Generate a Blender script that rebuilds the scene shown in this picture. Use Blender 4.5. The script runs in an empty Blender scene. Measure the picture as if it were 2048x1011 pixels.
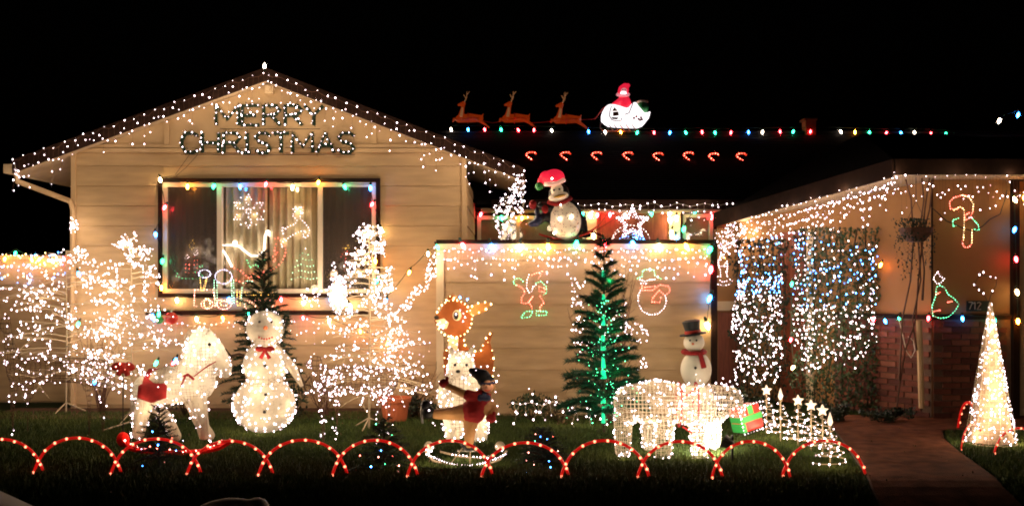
import bpy, bmesh, math, random
import numpy as np
from mathutils import Vector, Matrix
R = math.radians
rnd = random.Random(7)
S = bpy.context.scene
C = S.collection
# ---------------------------------------------------------------- camera, sky, exposure
F, CX, CY, CZ = 1967.0, 1024.0, 560.0, 1.6      # photo pixels: focal length, axis column, horizon row; eye height
cam = bpy.data.objects.new('camera', bpy.data.cameras.new('camera'))
C.objects.link(cam)
cam.location = (0, 0, CZ); cam.rotation_euler = (R(90), 0, 0)
cam.data.sensor_width = 36; cam.data.lens = 36 * F / 2048
cam.data.shift_y = (CY - 505.5) / 2048
cam.data.clip_start = 0.05; cam.data.clip_end = 500
S.camera = cam
w = bpy.data.worlds.new('World'); S.world = w; w.use_nodes = True
nt = w.node_tree; bg = nt.nodes['Background']
sky = nt.nodes.new('ShaderNodeTexSky'); sky.sky_type = 'NISHITA'; sky.sun_disc = False
sky.sun_elevation = R(-3); sky.sun_rotation = R(180); sky.air_density = 1.0
nt.links.new(sky.outputs[0], bg.inputs[0]); bg.inputs[1].default_value = 0.003
S.view_settings.view_transform = 'Standard'; S.view_settings.look = 'None'
S.view_settings.gamma = 1; S.view_settings.use_curve_mapping = False
S.view_settings.exposure = 0.0
S.cycles.use_denoising = True
S.cycles.max_bounces = 5; S.cycles.diffuse_bounces = 2; S.cycles.glossy_bounces = 2
S.cycles.transmission_bounces = 4; S.cycles.transparent_max_bounces = 12
S.cycles.sample_clamp_indirect = 2.0; S.cycles.use_light_tree = True
S.cycles.caustics_reflective = False; S.cycles.caustics_refractive = False
S.cycles.pixel_filter_type = 'GAUSSIAN'; S.cycles.filter_width = 2.1

def P(px, py, Y): return Vector(((px - CX) * Y / F, Y, CZ + (CY - py) * Y / F))
def gz(Y):                                   # the lawn falls away to the street in front of the arches
    if Y >= 7.95: return 0.0
    t = 7.95 - Y
    return -min(0.62, 0.5 * t * t if t < 0.4 else 0.08 + 0.4 * (t - 0.4))
def GY(py):
    Y = 14.0
    while Y > 3 and CZ + (CY - py) * Y / F < gz(Y): Y -= 0.01
    return Y
def G(px, py):
    Y = GY(py); return Vector(((px - CX) * Y / F, Y, gz(Y)))

# ---------------------------------------------------------------- materials
M = {}
def mat(name, col, rough=0.7, var=0.15, scale=8.0, bump=0.0, bscale=60.0, metal=0.0, trans=0.0, col2=None, stretch=None, spec=0.3):
    m = bpy.data.materials.new(name); m.use_nodes = True; n = m.node_tree.nodes; l = m.node_tree.links
    b = n['Principled BSDF']; b.inputs['Roughness'].default_value = rough; b.inputs['Metallic'].default_value = metal
    b.inputs['Specular IOR Level'].default_value = spec
    tc = n.new('ShaderNodeTexCoord'); src = tc.outputs['Object']
    if stretch:
        mp = n.new('ShaderNodeMapping'); mp.inputs['Scale'].default_value = stretch; l.new(src, mp.inputs[0]); src = mp.outputs[0]
    no = n.new('ShaderNodeTexNoise'); no.inputs['Scale'].default_value = scale; no.inputs['Detail'].default_value = 5; l.new(src, no.inputs['Vector'])
    mx = n.new('ShaderNodeMix'); mx.data_type = 'RGBA'
    rr = n.new('ShaderNodeMapRange'); rr.inputs[1].default_value = .3; rr.inputs[2].default_value = .7; l.new(no.outputs[0], rr.inputs[0]); l.new(rr.outputs[0], mx.inputs[0])
    c2 = col2 or tuple(c * (1 + var) for c in col); c1 = col if col2 else tuple(c * (1 - var) for c in col)
    mx.inputs[6].default_value = (*c1, 1); mx.inputs[7].default_value = (*c2, 1)
    l.new(mx.outputs[2], b.inputs['Base Color'])
    if bump:
        n2 = n.new('ShaderNodeTexNoise'); n2.inputs['Scale'].default_value = bscale; n2.inputs['Detail'].default_value = 3; l.new(src, n2.inputs['Vector'])
        bp = n.new('ShaderNodeBump'); bp.inputs['Strength'].default_value = bump; bp.inputs['Distance'].default_value = 0.01
        l.new(n2.outputs[0], bp.inputs['Height']); l.new(bp.outputs[0], b.inputs['Normal'])
    if trans:
        tr = n.new('ShaderNodeBsdfTranslucent'); l.new(mx.outputs[2], tr.inputs[0])
        ms = n.new('ShaderNodeMixShader'); ms.inputs[0].default_value = trans
        l.new(b.outputs[0], ms.inputs[1]); l.new(tr.outputs[0], ms.inputs[2]); l.new(ms.outputs[0], n['Material Output'].inputs[0])
    M[name] = m; return m
def em(name, col, s):
    m = bpy.data.materials.new(name); m.use_nodes = True; n = m.node_tree.nodes
    n.remove(n['Principled BSDF']); e = n.new('ShaderNodeEmission'); e.inputs[0].default_value = (*col, 1); e.inputs[1].default_value = s
    m.node_tree.links.new(e.outputs[0], n['Material Output'].inputs[0]); M[name] = m
    if name.startswith('mini'):              # old strings: no two bulbs burn equally bright
        tc = n.new('ShaderNodeTexCoord'); no = n.new('ShaderNodeTexNoise'); no.inputs['Scale'].default_value = 34; no.inputs['Detail'].default_value = 1; mr = n.new('ShaderNodeMapRange')
        mr.inputs[1].default_value = .32; mr.inputs[2].default_value = .68; mr.inputs[3].default_value = s * .08; mr.inputs[4].default_value = s * 2.0; L = m.node_tree.links
        L.new(tc.outputs['Object'], no.inputs['Vector']); L.new(no.outputs[0], mr.inputs[0]); L.new(mr.outputs[0], e.inputs[1])
    return m
def glowmat(name, col, s, base=None):           # emissive surface: lamp-lit plastic, rope lights, other parts given a glow
    m = bpy.data.materials.new(name); m.use_nodes = True; n = m.node_tree.nodes; b = n['Principled BSDF']
    b.inputs['Base Color'].default_value = (*(base or col), 1); b.inputs['Roughness'].default_value = .35
    no = n.new('ShaderNodeTexNoise'); no.inputs['Scale'].default_value = 9
    mr = n.new('ShaderNodeMapRange'); mr.inputs[3].default_value = s * .6; mr.inputs[4].default_value = s * 1.4
    tc = n.new('ShaderNodeTexCoord'); m.node_tree.links.new(tc.outputs['Object'], no.inputs['Vector'])
    m.node_tree.links.new(no.outputs[0], mr.inputs[0]); m.node_tree.links.new(mr.outputs[0], b.inputs['Emission Strength'])
    b.inputs['Emission Color'].default_value = (*col, 1); M[name] = m; return m
K = 1.0
em('mini_white', (1, .77, .84), 12 * K); em('mini_warm', (1, .62, .25), 18 * K); em('mini_blue', (.06, .28, 1), 40 * K)
em('mini_red', (1, .12, .08), 22 * K); em('mini_green', (.10, 1, .40), 10 * K); em('mini_yellow', (1, .55, .08), 9 * K); em('mini_cool', (.72, .64, 1), 11 * K)
em('mini_dim', (1, .76, .68), 11 * K); em('mini_pink', (1, .32, .24), 16 * K)
em('c9_white', (1, .68, .3), 65 * K); em('c9_red', (1, .035, .045), 62 * K); em('c9_green', (.03, 1, .42), 24 * K); em('c9_blue', (.03, .26, 1), 42 * K)
em('c9_orange', (1, .3, .03), 85 * K); em('c9_pure', (1, .8, .62), 40 * K)
em('mini_tree', (.4, 1, .6), 8)
em('arch_bulb', (1, .24, .12), 4.5 * K)
mat('siding', (.5, .345, .195), .75, .13, 2.2, .15, 90, stretch=(1, 1, 6), spec=.15)
mat('siding_plain', (.51, .355, .205), .8, .1, 2.5, .12, 70, spec=.12)
mat('trim_light', (.6, .46, .3), .6, .06, 5); mat('trim_dark', (.02, .009, .006), .8, .25, 12, .1, spec=.1)
mat('soffit', (.4, .3, .2), .8, .1, 6); mat('shingle', (.012, .011, .011), .95, .4, 40, .5, 120, spec=.05)
mat('stucco', (.32, .165, .07), .9, .07, 3, .6, 160, spec=.1); mat('frame_white', (.72, .62, .48), .5, .05, 6)
mat('wood_door', (.22, .06, .03), .5, .3, 5, .1, stretch=(8, 1, 1)); mat('mortar', (.12, .075, .055), .95, .15, 30, .4, 200)
mat('brick', (.13, .04, .026), .9, .3, 9, .5, 140); mat('brick_dark', (.085, .028, .02), .9, .3, 9, .5, 140); mat('brick_pale', (.18, .065, .04), .9, .3, 9, .5, 140)
mat('grass_soil', (.012, .018, .007), .95, .3, 14, .4, 90, spec=.05); mat('grass_blade', (.035, .065, .014), .6, .4, 1.3, col2=(.085, .11, .025), spec=.2)
mat('concrete', (.095, .036, .02), .95, .45, 7, .6, 90, spec=.03); mat('soil', (.06, .035, .022), .95, .3, 20, .5, 60, spec=.05)
mat('asphalt', (.03, .03, .03), .9, .2, 40, .3, 150)
mat('curtain', (.86, .74, .5), .9, .08, 12, .2, 300); mat('curtain_dark', (.42, .28, .18), .9, .1, 12, .2, 300)
mat('wire_green', (.01, .03, .015), .6); mat('wire_white', (.55, .5, .42), .5); mat('wire_brown', (.09, .04, .025), .7, .3); mat('wire_dark', (.02, .015, .012), .6)
mat('twig_white', (.42, .33, .22), .6, .1); mat('inner_card', (.34, .24, .16), .9, .3, 25)
mat('white_plastic', (.75, .68, .56), .5, .05, 10)
mat('white_cloth', (.7, .62, .5), .8, .06, 30, .8, 140, trans=.35)
mat('white_frame', (.66, .58, .46), .5, .05); mat('tan_wire', (.3, .22, .14), .6, .1); mat('tinsel', (.004, .018, .008), .5, .5, 30, spec=.25); mat('needle', (.012, .075, .035), .5, .5, 9, spec=.4)
mat('needle_dark', (.012, .04, .018), .5, .4, 9); mat('bark', (.06, .035, .02), .9, .3, 20, .5, 60)
mat('leaf', (.03, .055, .018), .5, .5, 6, spec=.4); mat('leaf_dry', (.09, .06, .025), .7, .4, 6); mat('leaf_dark', (.012, .022, .01), .5, .5, 6)
mat('red_cloth', (.3, .014, .016), .8, .2, 20, .3); mat('red_plastic', (.75, .02, .015), .4, .15, 10, trans=.3); mat('red_paint', (.5, .03, .02), .5, .2, 10); mat('green_paint', (.03, .25, .06), .5, .2, 10); mat('black_paint', (.012, .012, .014), .5, .2, 10)
mat('orange_paint', (.6, .12, .02), .5, .15, 10); mat('tan_paint', (.5, .26, .1), .6, .15, 10); mat('cream_paint', (.75, .62, .42), .6, .08, 10); mat('skin', (.5, .25, .16), .6, .08, 15)
mat('navy_paint', (.02, .025, .07), .5, .2, 10); mat('gold_paint', (.6, .35, .06), .4, .2, 10); mat('brown_paint', (.26, .075, .018), .6, .2, 10)
mat('terracotta', (.42, .11, .045), .8, .12, 8, .2); mat('metal_grey', (.3, .28, .26), .4, .1, 10, metal=.7); mat('car_paint', (.75, .62, .52), .6, .03, 3, spec=.6); mat('sign_dark', (.02, .025, .02), .5)
glowmat('sleigh_white', (1, .92, .95), 1.6, (.8, .8, .8)); glowmat('santa_red', (1, .02, .06), .75, (.6, .02, .03)); glowmat('santa_pink', (1, .35, .4), .6)
glowmat('deer_brown', (1, .085, .006), .16, (.12, .035, .01)); glowmat('deer_tan', (1, .4, .14), .13, (.5, .3, .15)); glowmat('hat_red', (1, .02, .06), .75, (.6, .02, .03)); glowmat('hat_trim', (1, .42, .3), .5, (.8, .6, .5))
glowmat('rope_red', (1, .012, .008), .42, (.5, .01, .01)); glowmat('cane_red', (1, .06, .02), 1.1, (.6, .02, .01)); glowmat('rope_white', (1, .82, .72), 6.0, (.8, .8, .8)); glowmat('glowing_green', (.01, 1, .42), 1.05, (.02, .4, .15))
glowmat('star_glow', (1, .7, .5), 1.2, (.8, .7, .5)); glowmat('glow_purple', (.12, .05, .9), .5, (.1, .05, .4)); glowmat('face_white', (1, .7, .4), .2, (.8, .7, .55)); glowmat('present_red', (1, .03, .02), .3, (.6, .03, .02)); glowmat('present_green', (.05, .5, .06), .3, (.05, .35, .08)); glowmat('flood_lens', (1, .95, .85), 60)
m = bpy.data.materials.new('pane'); m.use_nodes = True; n = m.node_tree.nodes; n.remove(n['Principled BSDF'])
t_ = n.new('ShaderNodeBsdfTransparent'); t_.inputs[0].default_value = (.93, .93, .92, 1); g_ = n.new('ShaderNodeBsdfGlossy'); g_.inputs['Roughness'].default_value = .03
x_ = n.new('ShaderNodeMixShader'); x_.inputs[0].default_value = .09
m.node_tree.links.new(t_.outputs[0], x_.inputs[1]); m.node_tree.links.new(g_.outputs[0], x_.inputs[2]); m.node_tree.links.new(x_.outputs[0], n['Material Output'].inputs[0]); M['pane'] = m
m = bpy.data.materials.new('screen'); m.use_nodes = True; n = m.node_tree.nodes; b = n['Principled BSDF']; b.inputs['Base Color'].default_value = (.05, .04, .035, 1); b.inputs['Roughness'].default_value = .6
t_ = n.new('ShaderNodeBsdfTransparent'); x_ = n.new('ShaderNodeMixShader'); x_.inputs[0].default_value = .42
m.node_tree.links.new(t_.outputs[0], x_.inputs[1]); m.node_tree.links.new(b.outputs[0], x_.inputs[2]); m.node_tree.links.new(x_.outputs[0], n['Material Output'].inputs[0]); M['screen'] = m

# ---------------------------------------------------------------- mesh helpers
ORG = {}
class MB:
    def __init__(s): s.v = []; s.f = []
    def add(s, v, f):
        k = len(s.v); s.v += [tuple(x) for x in v]; s.f += [tuple(i + k for i in t) for t in f]; return s
    def box(s, a, b):
        x0, y0, z0 = a; x1, y1, z1 = b
        return s.add([(x0, y0, z0), (x1, y0, z0), (x1, y1, z0), (x0, y1, z0), (x0, y0, z1), (x1, y0, z1), (x1, y1, z1), (x0, y1, z1)],
                     [(0, 3, 2, 1), (4, 5, 6, 7), (0, 1, 5, 4), (1, 2, 6, 5), (2, 3, 7, 6), (3, 0, 4, 7)])
    def tube(s, pts, r, n=5, cap=True, closed=False):
        pts = [Vector(p) for p in pts]; m = len(pts)
        rr = r if isinstance(r, (list, tuple)) else [r] * m
        rings = []; prev = None
        for i, p in enumerate(pts):
            a = pts[i - 1] if (i or closed) else p; b = pts[(i + 1) % m] if (i < m - 1 or closed) else p
            d = (b - a); d = d.normalized() if d.length > 1e-9 else Vector((0, 0, 1))
            if prev is None:
                u = d.cross(Vector((0, 0, 1)));
                if u.length < .1: u = d.cross(Vector((0, 1, 0)))
            else: u = prev - d * prev.dot(d)
            u = u.normalized() if u.length > 1e-6 else d.orthogonal().normalized(); prev = u; v = d.cross(u)
            rings.append([p + (u * math.cos(2 * math.pi * k / n) + v * math.sin(2 * math.pi * k / n)) * rr[i] for k in range(n)])
        vs = [q for g in rings for q in g]; fs = []
        for i in range(m if closed else m - 1):
            j = (i + 1) % m
            for k in range(n): k2 = (k + 1) % n; fs.append((i * n + k, i * n + k2, j * n + k2, j * n + k))
        if cap and not closed: fs += [tuple(range(n))[::-1], tuple((m - 1) * n + k for k in range(n))]
        return s.add(vs, fs)
    def ell(s, c, r, nu=12, nv=8, rot=None):
        c = Vector(c); r = Vector(r) if not isinstance(r, (int, float)) else Vector((r, r, r)); vs = []; fs = []
        for j in range(1, nv):
            th = math.pi * j / nv
            for i in range(nu):
                ph = 2 * math.pi * i / nu; q = Vector((r.x * math.sin(th) * math.cos(ph), r.y * math.sin(th) * math.sin(ph), r.z * math.cos(th)))
                vs.append(c + (rot @ q if rot else q))
        t = Vector((0, 0, r.z)); vs += [c + (rot @ t if rot else t), c - (rot @ t if rot else t)]; a = len(vs) - 2
        for j in range(nv - 2):
            for i in range(nu): i2 = (i + 1) % nu; fs.append((j * nu + i, (j + 1) * nu + i, (j + 1) * nu + i2, j * nu + i2))
        for i in range(nu): i2 = (i + 1) % nu; fs.append((a, i, i2)); fs.append((a + 1, (nv - 2) * nu + i2, (nv - 2) * nu + i))
        return s.add(vs, fs)
    def plate(s, pts, Y, d):                    # flat cut-out: outline in photo pixels at depth Y, thickness d
        a = [P(x, y, Y) for x, y in pts]; b = [q + Vector((0, d, 0)) for q in a]; n = len(a)
        return s.add(a + b, [tuple(range(n))[::-1], tuple(range(n, 2 * n))] + [(i, (i + 1) % n, n + (i + 1) % n, n + i) for i in range(n)])
    def lathe(s, prof, c, n=12, axis=None):
        c = Vector(c); vs = []; fs = []
        for r, z in prof:
            for k in range(n):
                q = Vector((r * math.cos(2 * math.pi * k / n), r * math.sin(2 * math.pi * k / n), z)); vs.append(c + (axis @ q if axis else q))
        for j in range(len(prof) - 1):
            for k in range(n): k2 = (k + 1) % n; fs.append((j * n + k, j * n + k2, (j + 1) * n + k2, (j + 1) * n + k))
        fs.append(tuple(range(n))[::-1]); fs.append(tuple((len(prof) - 1) * n + k for k in range(n)))
        return s.add(vs, fs)
    def build(s, name, m, parent=None, org=None, smooth=False, **props):
        o = Vector(ORG[parent.name]) if parent else Vector(org or (0, 0, 0))
        me = bpy.data.meshes.new(name); me.from_pydata([tuple(Vector(v) - o) for v in s.v], [], s.f); me.materials.append(M[m] if isinstance(m, str) else m)
        if smooth: me.shade_smooth()
        return link(name, me, parent, None if parent else o, **props)
def link(name, me, parent=None, loc=None, rot=None, **props):
    ob = bpy.data.objects.new(name, me); C.objects.link(ob)
    if parent: ob.parent = parent
    if loc is not None: ob.location = loc
    if rot is not None: ob.rotation_euler = rot
    if parent: ORG[ob.name] = ORG[parent.name]
    else: ORG[ob.name] = tuple(loc) if loc is not None else (0, 0, 0)
    for k, v in props.items():
        if v: ob[k] = v
    return ob
def thing(name, label, category, loc, group=None):
    ob = bpy.data.objects.new(name, None); C.objects.link(ob); ob.location = loc; ob.empty_display_size = .1
    ob['label'] = label; ob['category'] = category
    if group: ob['group'] = group
    ORG[ob.name] = tuple(loc); return ob
def copy_tree(o, parent=None, loc=None):
    c = o.copy(); C.objects.link(c)
    if parent: c.parent = parent
    if loc is not None: c.location = loc
    for ch in list(o.children): copy_tree(ch, c)
    return c
OCT = np.array([(1, 0, 0), (-1, 0, 0), (0, 1, 0), (0, -1, 0), (0, 0, 1), (0, 0, -1)], float)
OCF = [(0, 2, 4), (2, 1, 4), (1, 3, 4), (3, 0, 4), (2, 0, 5), (1, 2, 5), (3, 1, 5), (0, 3, 5)]
def minis(pts, m, parent, r=.0085, jit=.42, name='bulb_cluster', gk=1.0, dy=-.11):
    """many little bulbs of one colour, too small to pick apart, as one part"""
    if not len(pts): return None
    mb = MB(); glow(pts, m, parent, gk, dy)
    r = r * (.8 if r > .0075 else .68) * max(.62, min(1.0, pts[0][1] / 12.3))
    for p in pts:
        q = r * (1 + rnd.uniform(-jit, jit)); p = Vector(p)
        mb.add([p + Vector((a[0] * q, a[1] * q, a[2] * q * 1.35)) for a in OCT], OCF)
    return mb.build(name, m, parent, kind='stuff')
GLOW = dict(mini_white=(1, .74, .46, .08), mini_dim=(1, .72, .5, .05), mini_warm=(1, .55, .2, .05), mini_pink=(1, .3, .15, .02), mini_cool=(.7, .6, 1, .03), mini_blue=(.1, .3, 1, .02), mini_red=(1, .1, .06, .012))
GK = 1.25
def glow(pts, m, parent, k=1.0, dy=-.11):
    """added unseen point lights that boost a string: one for every eight of its bulbs"""
    if m not in GLOW or len(pts) < 4 or k == 0: return
    c = GLOW[m]; q = sorted(pts, key=lambda p: (round(p[0] / .25), p[2])); o = Vector(ORG[parent.name]); n = 8
    for i in range(n // 2, len(q), n):
        d = bpy.data.lights.new('string_fill', 'POINT'); d.energy = c[3] * n * GK * k; d.color = c[:3]; d.shadow_soft_size = .05  # fill light added beside the bulbs, brightening walls and figures
        l = bpy.data.objects.new('string_fill', d); C.objects.link(l); l.parent = parent; l.location = Vector(q[i]) + Vector((0, dy, 0)) - o
def seg_points(pts, step, closed=False):
    pts = [Vector(p) for p in pts]
    if closed: pts.append(pts[0])
    out = []; carry = 0.0
    for a, b in zip(pts, pts[1:]):
        L = (b - a).length
        if L < 1e-9: continue
        t = carry
        while t < L: out.append(a.lerp(b, t / L)); t += step
        carry = t - L
    return out
def inpoly(x, y, poly):
    c = False; j = len(poly) - 1
    for i in range(len(poly)):
        (xi, yi), (xj, yj) = poly[i], poly[j]
        if (yi > y) != (yj > y) and x < (xj - xi) * (y - yi) / (yj - yi) + xi: c = not c
        j = i
    return c
def fused(mb, name, m, parent, voxel=.012, smooth=6, **props):
    """fuse overlapping volumes into one continuous skin"""
    o = Vector(ORG[parent.name])
    me = bpy.data.meshes.new(name); me.from_pydata([tuple(Vector(v) - o) for v in mb.v], [], mb.f)
    ob = bpy.data.objects.new('tmp', me); C.objects.link(ob)
    a = ob.modifiers.new('r', 'REMESH'); a.mode = 'VOXEL'; a.voxel_size = voxel
    if smooth: b = ob.modifiers.new('s', 'SMOOTH'); b.iterations = smooth; b.factor = .5
    dg = bpy.context.evaluated_depsgraph_get(); new = bpy.data.meshes.new_from_object(ob.evaluated_get(dg))
    bpy.data.objects.remove(ob); new.name = name; new.materials.clear(); new.materials.append(M[m]); new.shade_smooth()
    return link(name, new, parent, **props)
def wired(body, name, m, parent, voxel, thick):
    """a wire cage over the same skin"""
    ob = bpy.data.objects.new('tmp', body.data.copy()); C.objects.link(ob)
    a = ob.modifiers.new('r', 'REMESH'); a.mode = 'VOXEL'; a.voxel_size = voxel
    d = ob.modifiers.new('w', 'WIREFRAME'); d.thickness = thick; d.use_replace = True
    dg = bpy.context.evaluated_depsgraph_get(); new = bpy.data.meshes.new_from_object(ob.evaluated_get(dg))
    bpy.data.objects.remove(ob); new.name = name; new.materials.clear(); new.materials.append(M[m])
    return link(name, new, parent, kind='stuff')
def surf_pts(ob, n, off=.01, front=True, org=None):
    me = ob.data; o = Vector(ORG[ob.name]); out = []; ps = [p for p in me.polygons if not front or p.normal.y < .25]
    ws = [p.area for p in ps]
    for p in rnd.choices(ps, ws, k=n): out.append(o + p.center + p.normal * off)
    return out
def limb(mb, pts, rs, n=10):
    mb.tube(pts, rs, n)
    for p, r in zip(pts, rs): mb.ell(p, r * 1.0, 10, 8)
def leaves(name, pts, size, m, parent, **props):
    mb = MB()
    for p in pts:
        p = Vector(p); s = size * rnd.uniform(.6, 1.3); q = Matrix.Rotation(rnd.uniform(0, 6.28), 3, 'Z') @ Matrix.Rotation(rnd.uniform(-1.2, 1.2), 3, 'X')
        mb.add([p + q @ Vector(a) * s for a in ((0, 0, -.6), (.45, .1, 0), (0, 0, .7), (-.45, .1, 0))], [(0, 1, 2, 3)])
    return mb.build(name, m, parent, kind='stuff', **props)
# ---------------------------------------------------------------- ground, path
def sheet(name, left, right, ys, dz, m, nx=10, **props):
    vs = []; fs = []
    for Y in ys:
        a, b = left(Y), right(Y)
        for i in range(nx + 1): vs.append((a + (b - a) * i / nx, Y, gz(Y) + dz))
    for j in range(len(ys) - 1):
        for i in range(nx): k = j * (nx + 1) + i; fs.append((k, k + 1, k + nx + 2, k + nx + 1))
    mb = MB(); mb.v = vs; mb.f = fs; return mb.build(name, m, **props)
ysl = [5 + .1 * i for i in range(31)] + [8.2, 9, 10, 12, 14, 18, 30, 120]
sheet('lawn', lambda y: -60, lambda y: 60, ysl, 0, 'grass_soil', 4, kind='structure')
sheet('street', lambda y: -60, lambda y: 60, [-60, 0, 3, 5.6], .004, 'asphalt', 4, kind='structure')
sheet('planting_bed', lambda y: -6.2, lambda y: 3.1, [11.35, 12.3], .006, 'soil', 4, kind='structure')
Ledge = [(1652, 838), (1672, 866), (1700, 905), (1728, 945), (1745, 985), (1760, 1011), (1775, 1060)]
Redge = [(2300, 835), (2300, 860), (1885, 862), (1888, 878), (1912, 900), (1960, 935), (2005, 975), (2045, 1011), (2080, 1060)]
def edge_fn(e):
    t = sorted((GY(py), (px - CX) * GY(py) / F) for px, py in e)
    def f(Y):
        if Y <= t[0][0]: return t[0][1]
        for (a, x0), (b, x1) in zip(t, t[1:]):
            if Y <= b: return x0 + (x1 - x0) * (Y - a) / (b - a + 1e-9)
        return t[-1][1]
    return f
fl, fr = edge_fn(Ledge), edge_fn(Redge)
pth = sheet('path', fl, fr, [5.6 + .15 * i for i in range(41)], .004, 'mortar', 12, kind='structure')
for a, b in ((5.6, 8.55), (8.565, 10.0), (10.015, 11.55)):
    n_ = max(2, int((b - a) / .12)); ys = [a + (b - a) * i / n_ for i in range(n_ + 1)]
    sl = sheet('concrete_slab', lambda y: fl(y) + .01, lambda y: fr(y) - .01, ys, .022, 'concrete', 12); sl.parent = pth
def on_path(x, Y): return Y < 11.6 and fl(Y) - .02 < x < fr(Y) + .02
# grass blades
rs = np.random.RandomState(3); N = 240000
t = rs.rand(N); Yb = 6.6 + (11.9 - 6.6) * t ** 1.35; Xb = (rs.rand(N) * 2 - 1) * (Yb * .53)
keep = np.array([not on_path(x, y) for x, y in zip(Xb, Yb)]); Xb, Yb = Xb[keep], Yb[keep]; N = len(Xb)
Zb = np.array([gz(y) for y in Yb]); h = .018 + .03 * rs.rand(N); a = rs.rand(N) * 6.283; wd = .0035 + .002 * rs.rand(N)
V = np.zeros((N, 3, 3)); V[:, 0] = np.stack([Xb - np.cos(a) * wd, Yb - np.sin(a) * wd, Zb - .003], 1); V[:, 1] = np.stack([Xb + np.cos(a) * wd, Yb + np.sin(a) * wd, Zb - .003], 1)
V[:, 2] = np.stack([Xb + (rs.rand(N) - .5) * .03, Yb + (rs.rand(N) - .5) * .03, Zb + h], 1)
me = bpy.data.meshes.new('grass'); me.vertices.add(N * 3); me.vertices.foreach_set('co', V.ravel()); me.loops.add(N * 3); me.loops.foreach_set('vertex_index', np.arange(N * 3))
me.polygons.add(N); me.polygons.foreach_set('loop_start', np.arange(N) * 3); me.polygons.foreach_set('loop_total', np.full(N, 3)); me.update(); me.materials.append(M['grass_blade'])
g = link('grass', me); g['kind'] = 'stuff'; g['label'] = 'short green lawn grass around the lit ornaments'; g['category'] = 'grass'

# ---------------------------------------------------------------- house
house = thing('house', 'long single storey tan house with gabled front and black roof', 'house', (0, 12.3, 0))
def boards(parent, A, B, z0, z1, course, m='siding', holes=(), name='siding_board', seed=1):
    """lapped boards on the wall line A->B (front side is to the right of A->B's left-hand normal, towards -Y)"""
    A, B = Vector((A[0], A[1], 0)), Vector((B[0], B[1], 0)); L = (B - A).length; d = (B - A).normalized(); nrm = Vector((d.y, -d.x, 0))
    z = z0; rr = random.Random(seed)
    while z < z1 - .01:
        zt = min(z + course, z1); cuts = [(0, L)]
        for hx0, hx1, hz0, hz1 in holes:
            if zt > hz0 + .01 and z < hz1 - .01:
                new = []
                for a, b in cuts:
                    if hx0 > a + .01: new.append((a, min(b, hx0)))
                    if hx1 < b - .01: new.append((max(a, hx1), b))
                cuts = [c for c in new if c[1] - c[0] > .02]
        zb, ztt = z, zt
        for hx0, hx1, hz0, hz1 in holes: pass
        for a, b in cuts:
            o1 = .016 + rr.uniform(-.001, .001); o2 = .007
            def q(t, o, zz): v = A + d * t + nrm * o; return (v.x, v.y, zz)
            mb = MB().add([q(a, 0, zb), q(b, 0, zb), q(b, o1, zb), q(a, o1, zb), q(a, 0, ztt), q(b, 0, ztt), q(b, o2, ztt), q(a, o2, ztt)],
                          [(0, 1, 2, 3), (4, 7, 6, 5), (3, 2, 6, 7), (0, 3, 7, 4), (1, 5, 6, 2), (0, 4, 5, 1)])
            mb.build(name, m, parent)
        z = zt + .006
GY_ = 12.3
def gx(px): return (px - CX) * GY_ / F
def gzz(py, Y=GY_): return CZ + (CY - py) * Y / F
X0, X1 = gx(145), gx(932); zp = gzz(303)
wx0, wx1, wz0, wz1 = gx(327), gx(753), gzz(586), gzz(365)
# wall cores with the window opening
core = MB()
core.box((X0, GY_, 0), (wx0, GY_ + .15, zp)); core.box((wx1, GY_, 0), (X1, GY_ + .15, zp)); core.box((wx0, GY_, 0), (wx1, GY_ + .15, wz0)); core.box((wx0, GY_, wz1), (wx1, GY_ + .15, zp))
core.box((X0, GY_ + .15, 0), (X0 + .15, 18, zp)); core.box((X1 - .15, GY_ + .15, 0), (X1, 14.99, 2.9)); wall = core.build('wall', 'siding_plain', house)
boards(wall, (X0 + .05, GY_ - .001), (X1 - .05, GY_ - .001), .05, zp - .02, .242, holes=[(wx0 - X0 - .05, wx1 - X0 - .05, wz0 - .21, wz1 + .03)])
boards(wall, (X1 + .001, GY_ + .03), (X1 + .001, 14.95), .05, 2.86, .242, name='siding_board', seed=3)
for xa in (X0 - .005, X1 - .05): MB().box((xa, GY_ - .035, 0), (xa + .055, GY_, zp)).build('corner_board', 'siding_plain', wall)
# gable end
tipL, tipR, pk = P(28, 322, 12.18), P(1050, 338, 12.18), P(532, 138, 12.18)
slL = (pk.z - tipL.z) / (pk.x - tipL.x); slR = (pk.z - tipR.z) / (tipR.x - pk.x)
def rz(x): return (pk.z - (pk.x - x) * slL if x < pk.x else pk.z - (x - pk.x) * slR) - .15
mb = MB(); a = [(X0, rz(X0)), (pk.x, rz(pk.x)), (X1, rz(X1)), (X1, zp), (X0, zp)]
mb.add([(x, GY_ + .01, z) for x, z in a] + [(x, GY_ + .15, z) for x, z in a], [(4, 3, 2, 1, 0), (5, 6, 7, 8, 9)] + [(i, (i + 1) % 5, 5 + (i + 1) % 5, 5 + i) for i in range(5)])
gab = mb.build('gable_panel', 'siding_plain', house)
for px in (334, 748): x = gx(px); MB().box((x - .03, GY_ - .012, zp + .09), (x + .03, GY_ + .008, min(rz(x - .03), rz(x + .03)))).build('batten', 'siding_plain', gab)
MB().box((X0, GY_ - .04, zp - .015), (X1, GY_, zp + .035)).build('belly_band', 'siding_plain', house)
MB().box((X0, GY_ - .025, zp + .045), (X1, GY_, zp + .085)).build('belly_band', 'siding_plain', house)
v = MB().box((gx(540) - .05, GY_ - .06, gzz(188)), (gx(540) + .05, GY_ + .008, gzz(172)))
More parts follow.
